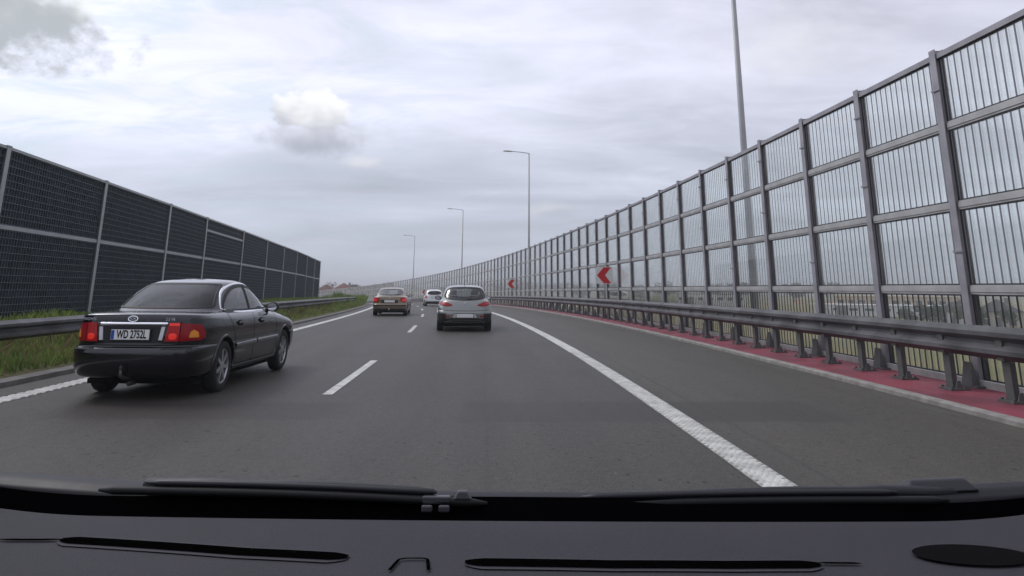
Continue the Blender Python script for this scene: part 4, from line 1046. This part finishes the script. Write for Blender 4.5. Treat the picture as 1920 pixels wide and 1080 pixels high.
# white hatchback, far ------------------------------------------------------
WP = paint_m('paint_white', (.62, .63, .62), .1, .3, .15)
rows = [
    (.24, .19, .23, .12, 3.85, .72, 3.2, 13), (.29, .22, .27, .03, 3.92, .80, 3.2, 13), (.42, .35, .38, .0, 3.95, .83, 3.2, 13), (.60, .55, .55, .015, 3.94, .835, 3.2, 12),
    (.75, .70, .66, .05, 3.90, .83, 3.2, 11), (.92, .86, .74, .075, 3.78, .805, 3.1, 10), (1.0, .95, .88, .10, 3.30, .78, 3.1, 8), (1.04, 1.0, .98, .12, 3.02, .765, 3.1, 7),
    (1.15, 1.13, 1.12, .19, 2.75, .735, 3.1, 7), (1.28, 1.27, 1.26, .29, 2.42, .69, 3.1, 6.5), (1.39, 1.39, 1.38, .42, 2.12, .63, 3.1, 6), (1.45, 1.46, 1.45, .55, 1.9, .55, 3.0, 5),
    (1.475, 1.495, 1.48, .72, 1.70, .38, 2.6, 4), (1.485, 1.505, 1.49, .95, 1.40, .12, 2.3, 2.6)]
wx, wy = -6.43, 59.4
c = Car('hatchback_car', (wx, wy, zroad(wx, wy + 2)), .174, (.95, .95, .91), 'small white hatchback, farthest car, partly hidden by the silver one', 'cars on the road', rows, WP, (.65, 3.1), .30, .83)
c.seats(1.8, .9, .55)
c.window('rear', [(-.62, 1.04), (.62, 1.04), (.54, 1.36), (-.54, 1.36)], glass_d, 'rear_window', .035)
c.window('front', [(-.62, 1.05), (.62, 1.05), (.5, 1.38), (-.5, 1.38)], glass_m, 'windscreen', .03)
for v in ('right', 'left'):
    c.window(v, [(.6, 1.05), (.75, 1.30), (1.5, 1.40), (1.52, 1.02)], glass_d, 'side_window', .045); c.window(v, [(1.6, 1.02), (1.58, 1.40), (2.0, 1.36), (2.6, 1.02)], glass_m, 'side_window', .045)
for sg in (-1, 1):
    f = lambda P_: [(sg * x, z) for x, z in P_][::sg]
    c.patch('tail_light', 'rear', f([(.62, .74), (.80, .74), (.79, 1.0), (.68, 1.0)]), lensr, .012, .05)
c.plate(0, .80, None, blue=False); c.patch('bumper_lower', 'rear', [(-.74, .26), (.74, .26), (.80, .46), (-.80, .46)], plas, .006, .06)
c.mirror(2.5, 1.03, .77, WP)
c.finish()
# ------------------------------------------------------------------ the car the picture is taken from: dashboard, cowl, wipers, roof
own = empty('own_car', (0, .9, 0), 0, 'dark dashboard, wipers and windscreen base of the car we ride in', 'car')
OI = Matrix.Translation((0, -.9, 0))
def own_part(o):
    o.data.transform(OI); o.parent = own; return o
dashm = mat('dash_vinyl', (.037, .0345, .041), .7, var=.10, vscale=9, bump=.35, bscale=420, spec=.2)
blackm = mat('matt_black', (.002, .002, .0025), .9, spec=.0)
slotm = mat('slot_black', (.0015, .0015, .0015), .95, spec=0.0)
cowlm = mat('cowl_plastic', (.009, .0085, .012), .5, var=.15, vscale=20, spec=.25)
rubber = mat('wiper_rubber', (.010, .010, .011), .6, spec=.3)
armm = mat('wiper_arm', (.022, .021, .026), .45, spec=.4)
ZD = CAM_H - .27
def yedge(x): return .912 + .20 * x * x
def zdash(x, y):
    t = max(0.0, (.56 - y)); u = max(0.0, y - (yedge(x) - .05)); q = max(0.0, abs(x) - .52)
    return ZD - .9 * t * t - 1.2 * u * u - .05 * x * x + .30 * q * q
def grid_obj(name, fx, xs, ts, m, parent=None, thick=None, smooth=True):
    V = [fx(x, t) for x in xs for t in ts]; n = len(ts)
    F = [(i * n + k, (i + 1) * n + k, (i + 1) * n + k + 1, i * n + k + 1) for i in range(len(xs) - 1) for k in range(n - 1)]
    o = mesh_obj(name, V, F, m, None, smooth); own_part(o)
    if parent: o.parent = parent
    return o
xs = np.linspace(-.80, .80, 49)
dash = grid_obj('dashboard', lambda x, t: (x, .25 + (yedge(x) - .25) * t, zdash(x, .25 + (yedge(x) - .25) * t)), xs, np.linspace(0, 1, 30), dashm)
# pad overlap: a soft raised swell where the top pad meets the lower dash
def strip_on(name, line, wid, m, lift, parent, n=40, taper=True):
    """flat strip lying on the dash along a plan polyline; wid may taper towards the ends"""
    pts = [Vector(p) for p in line]; d = [0]
    for a, b in zip(pts[:-1], pts[1:]): d.append(d[-1] + (b - a).length)
    V = []; F = []
    for i in range(n + 1):
        s_ = d[-1] * i / n; k = max(j for j in range(len(d)) if d[j] <= s_ + 1e-9); k = min(k, len(pts) - 2)
        p = pts[k].lerp(pts[k + 1], (s_ - d[k]) / (d[k + 1] - d[k])); t = (pts[k + 1] - pts[k]).normalized(); nn = Vector((-t.y, t.x))
        e = min(i, n - i) / n; wv = wid * (min(1, (e * n / 2.2 + .15)) ** .5 if taper else 1)
        for q in (-.5, .5):
            r = p + nn * wv * q; V.append((r.x, r.y, zdash(r.x, r.y) + lift))
    F = [(2 * i, 2 * i + 1, 2 * i + 3, 2 * i + 2) for i in range(n)]
    o = mesh_obj(name, V, F, m); own_part(o); o.parent = parent; return o
def slot(line):
    strip_on('slot_lip', line, .030, mat('slot_lip', (.042, .039, .046), .7, spec=.2), .0012, dash)
    so_ = strip_on('defroster_slot', line, .018, slotm, .0024, dash)
slot([(-.505, .866), (-.40, .838), (-.28, .807), (-.165, .787)])
slot([(-.045, .772), (.10, .770), (.22, .776), (.315, .786)])
strip_on('dash_seam', [(-.58, .874), (-.505, .866)], .006, slotm, .002, dash, 10); strip_on('dash_seam', [(.315, .790), (.36, .794)], .005, slotm, .002, dash, 10)
# sensor cover outline
strip_on('sensor_cover', [(-.117, .752), (-.112, .779), (-.106, .782), (-.088, .782), (-.083, .779), (-.079, .752)], .0035, slotm, .002, dash, 40, False)
# oval loudspeaker grille on the right
ov = [(math.cos(a) * .068, math.sin(a) * .030) for a in np.linspace(0, 6.283, 41)[:-1]]
V = [(0.50, .835, zdash(.5, .835) + .003)] + [(.50 + x + .25 * y, .835 + y + .08 * x, zdash(.5 + x, .835 + y) + .003) for x, y in ov]
own_part(mesh_obj('speaker_grille', V, [(0, 1 + k, 1 + (k + 1) % 40) for k in range(40)], mat('speaker_cloth', (.012, .011, .012), .95, spec=0.0, bump=.6, bscale=900))).parent = dash
# black windscreen base between dashboard and cowl; the gap's shade is in its colour
def yc(x): return 1.030 + (.155 if x < 0 else .125) * x * x
grid_obj('windscreen_base', lambda x, t: (x, yedge(x) - .012 + (yc(x) - .035 - yedge(x) + .012) * t, zdash(x, yedge(x)) - .006 - .035 * math.sin(t * math.pi) + (.010 * t)), xs * 1.12, np.linspace(0, 1, 12), blackm)
# cowl panel: rounded lip in front of the glass
cprof = [(-.040, -.035), (-.034, -.012), (-.018, -.004), (.0, -.002), (.03, -.014), (.06, -.05)]
grid_obj('cowl', lambda x, t: (x, yc(x) + np.interp(t, np.linspace(0, 1, 6), [p[0] for p in cprof]), ZD + .012 * min(1, abs(x) * 0 + 1) - .012 + np.interp(t, np.linspace(0, 1, 6), [p[1] for p in cprof])), xs * 1.2, np.linspace(0, 1, 16), cowlm)
def on_cowl(x, dy, dz): return Vector((x, yc(x) + dy, ZD + dz))
# left wiper: blade, spine, arm, connector
def wiper(x0, x1, dy, dz, xa, xb, clip=None):
    wv = bpy.data.objects.new('wiper', None); link(wv, own)
    n = 24; L_ = [on_cowl(x0 + (x1 - x0) * i / n, dy, dz + .006 * math.sin(math.pi * i / n)) for i in range(n + 1)]
    o = MB().tube(L_, [.002] + [.0055] * (n - 1) + [.002], 8).build('blade', rubber, None, True); own_part(o).parent = wv
    o = MB().tube([p + Vector((0, .004, .009)) for p in L_[3:-3]], [.002] + [.0045] * (len(L_) - 8) + [.002], 6).build('spine', armm, None, True); own_part(o).parent = wv
    A = [on_cowl(xa + (xb - xa) * i / 12, dy + .018 - .01 * i / 12, dz + .004 + .010 * math.sin(math.pi * i / 12 * .8)) for i in range(13)]
    o = MB().tube(A, [.009] * 4 + [.006] * 8 + [.004], 8).build('arm', armm, None, True); own_part(o).parent = wv
    if clip is None: return
    c_ = Vector(clip)
    m_ = MB().box(c_, (.036, .010, .009)).box(c_ + Vector((-.011, -.010, -.008)), (.014, .006, .008)).box(c_ + Vector((.011, -.010, -.008)), (.014, .006, .008)).box(c_ + Vector((.034, .0, .006)), (.024, .012, .010), None, (.5, .6))
    own_part(m_.build('connector', mat('connector', (.06, .058, .066), .45), None, bevel=.002)).parent = wv
wiper(-.56, -.03, -.046, -.004, -.50, -.10, (-.096, .985, CAM_H - .270))
wiper(.02, .60, -.034, -.012, .62, .18)
# wiper arm root covers
for x, wd, lz in ((-.49, .085, -.012), (.60, .115, .002)):
    c_ = on_cowl(x, -.008, lz); o = MB().box(c_, (wd, .035, .014), Matrix.Rotation(math.atan(2 * .14 * x), 3, 'Z'), (.74, .3)).build('arm_cover', armm, None, bevel=.003); own_part(o).parent = own
# bonnet, roof, pillars, doors, rear: what shades the dashboard
body_m = mat('own_paint', (.06, .06, .065), .3, .5, coat=.5)
lin = mat('headliner', (.30, .29, .28), .95)
grid_obj('bonnet', lambda x, t: (x, 1.10 + .14 * x * x + t * (.92 - .25 * x * x), ZD - .035 - .02 * x * x - .27 * t - .08 * t * t), np.linspace(-.82, .82, 21), np.linspace(0, 1, 14), body_m)
roof = grid_obj('roof', lambda x, t: (x, .22 - .10 * x * x - t * 2.2, 1.50 - .06 * x * x - .03 * t * t), np.linspace(-.60, .60, 13), np.linspace(0, 1, 10), lin)
for sg in (-1, 1):
    o = MB().tube([(sg * .60, .20, 1.46), (sg * .70, .62, 1.22), (sg * .83, 1.09, .985)], [.035, .04, .05], 8).build('pillar', mat('pillar_trim', (.20, .20, .20), .7), None, True); own_part(o)
    o = MB().box((sg * .78, -.2, .70), (.06, 1.9, .58)).build('door_panel', dashm, None); own_part(o)
    o = MB().tube([(sg * .68, -.35, .98), (sg * .60, -.35, 1.46)], .04, 8).build('pillar', MATS['pillar_trim'], None, True); own_part(o)
o = MB().box((0, -1.9, .95), (1.4, .08, 1.1)).build('tailgate', dashm, None); own_part(o)
o = MB().box((0, -.5, .33), (1.5, 2.6, .08)).build('floor', dashm, None); own_part(o)
for sg in (-.36, .36):
    o = MB().box((sg, -.75, .82), (.46, .16, .62), Matrix.Rotation(R(-14), 3, 'X'), (.85, .8)).box((sg, -.45, .50), (.48, .5, .14)).build('seat', seatm, None, bevel=.05); own_part(o)

# ------------------------------------------------------------------ summer haze over the plain
hb = MB().box((0, 1500, 4.0), (8200, 8200, 25)).build('haze'); tag(hb, kind='stuff')
hm = bpy.data.materials.new('haze'); hm.use_nodes = True; hn = NT(hm.node_tree); hn.n.clear()
pv = hn.new('ShaderNodeVolumePrincipled'); pv.inputs['Color'].default_value = (.93, .94, .96, 1); pv.inputs['Density'].default_value = .0009
ho = hn.new('ShaderNodeOutputMaterial'); hn.l.new(pv.outputs[0], ho.inputs['Volume']); hb.data.materials.append(hm)
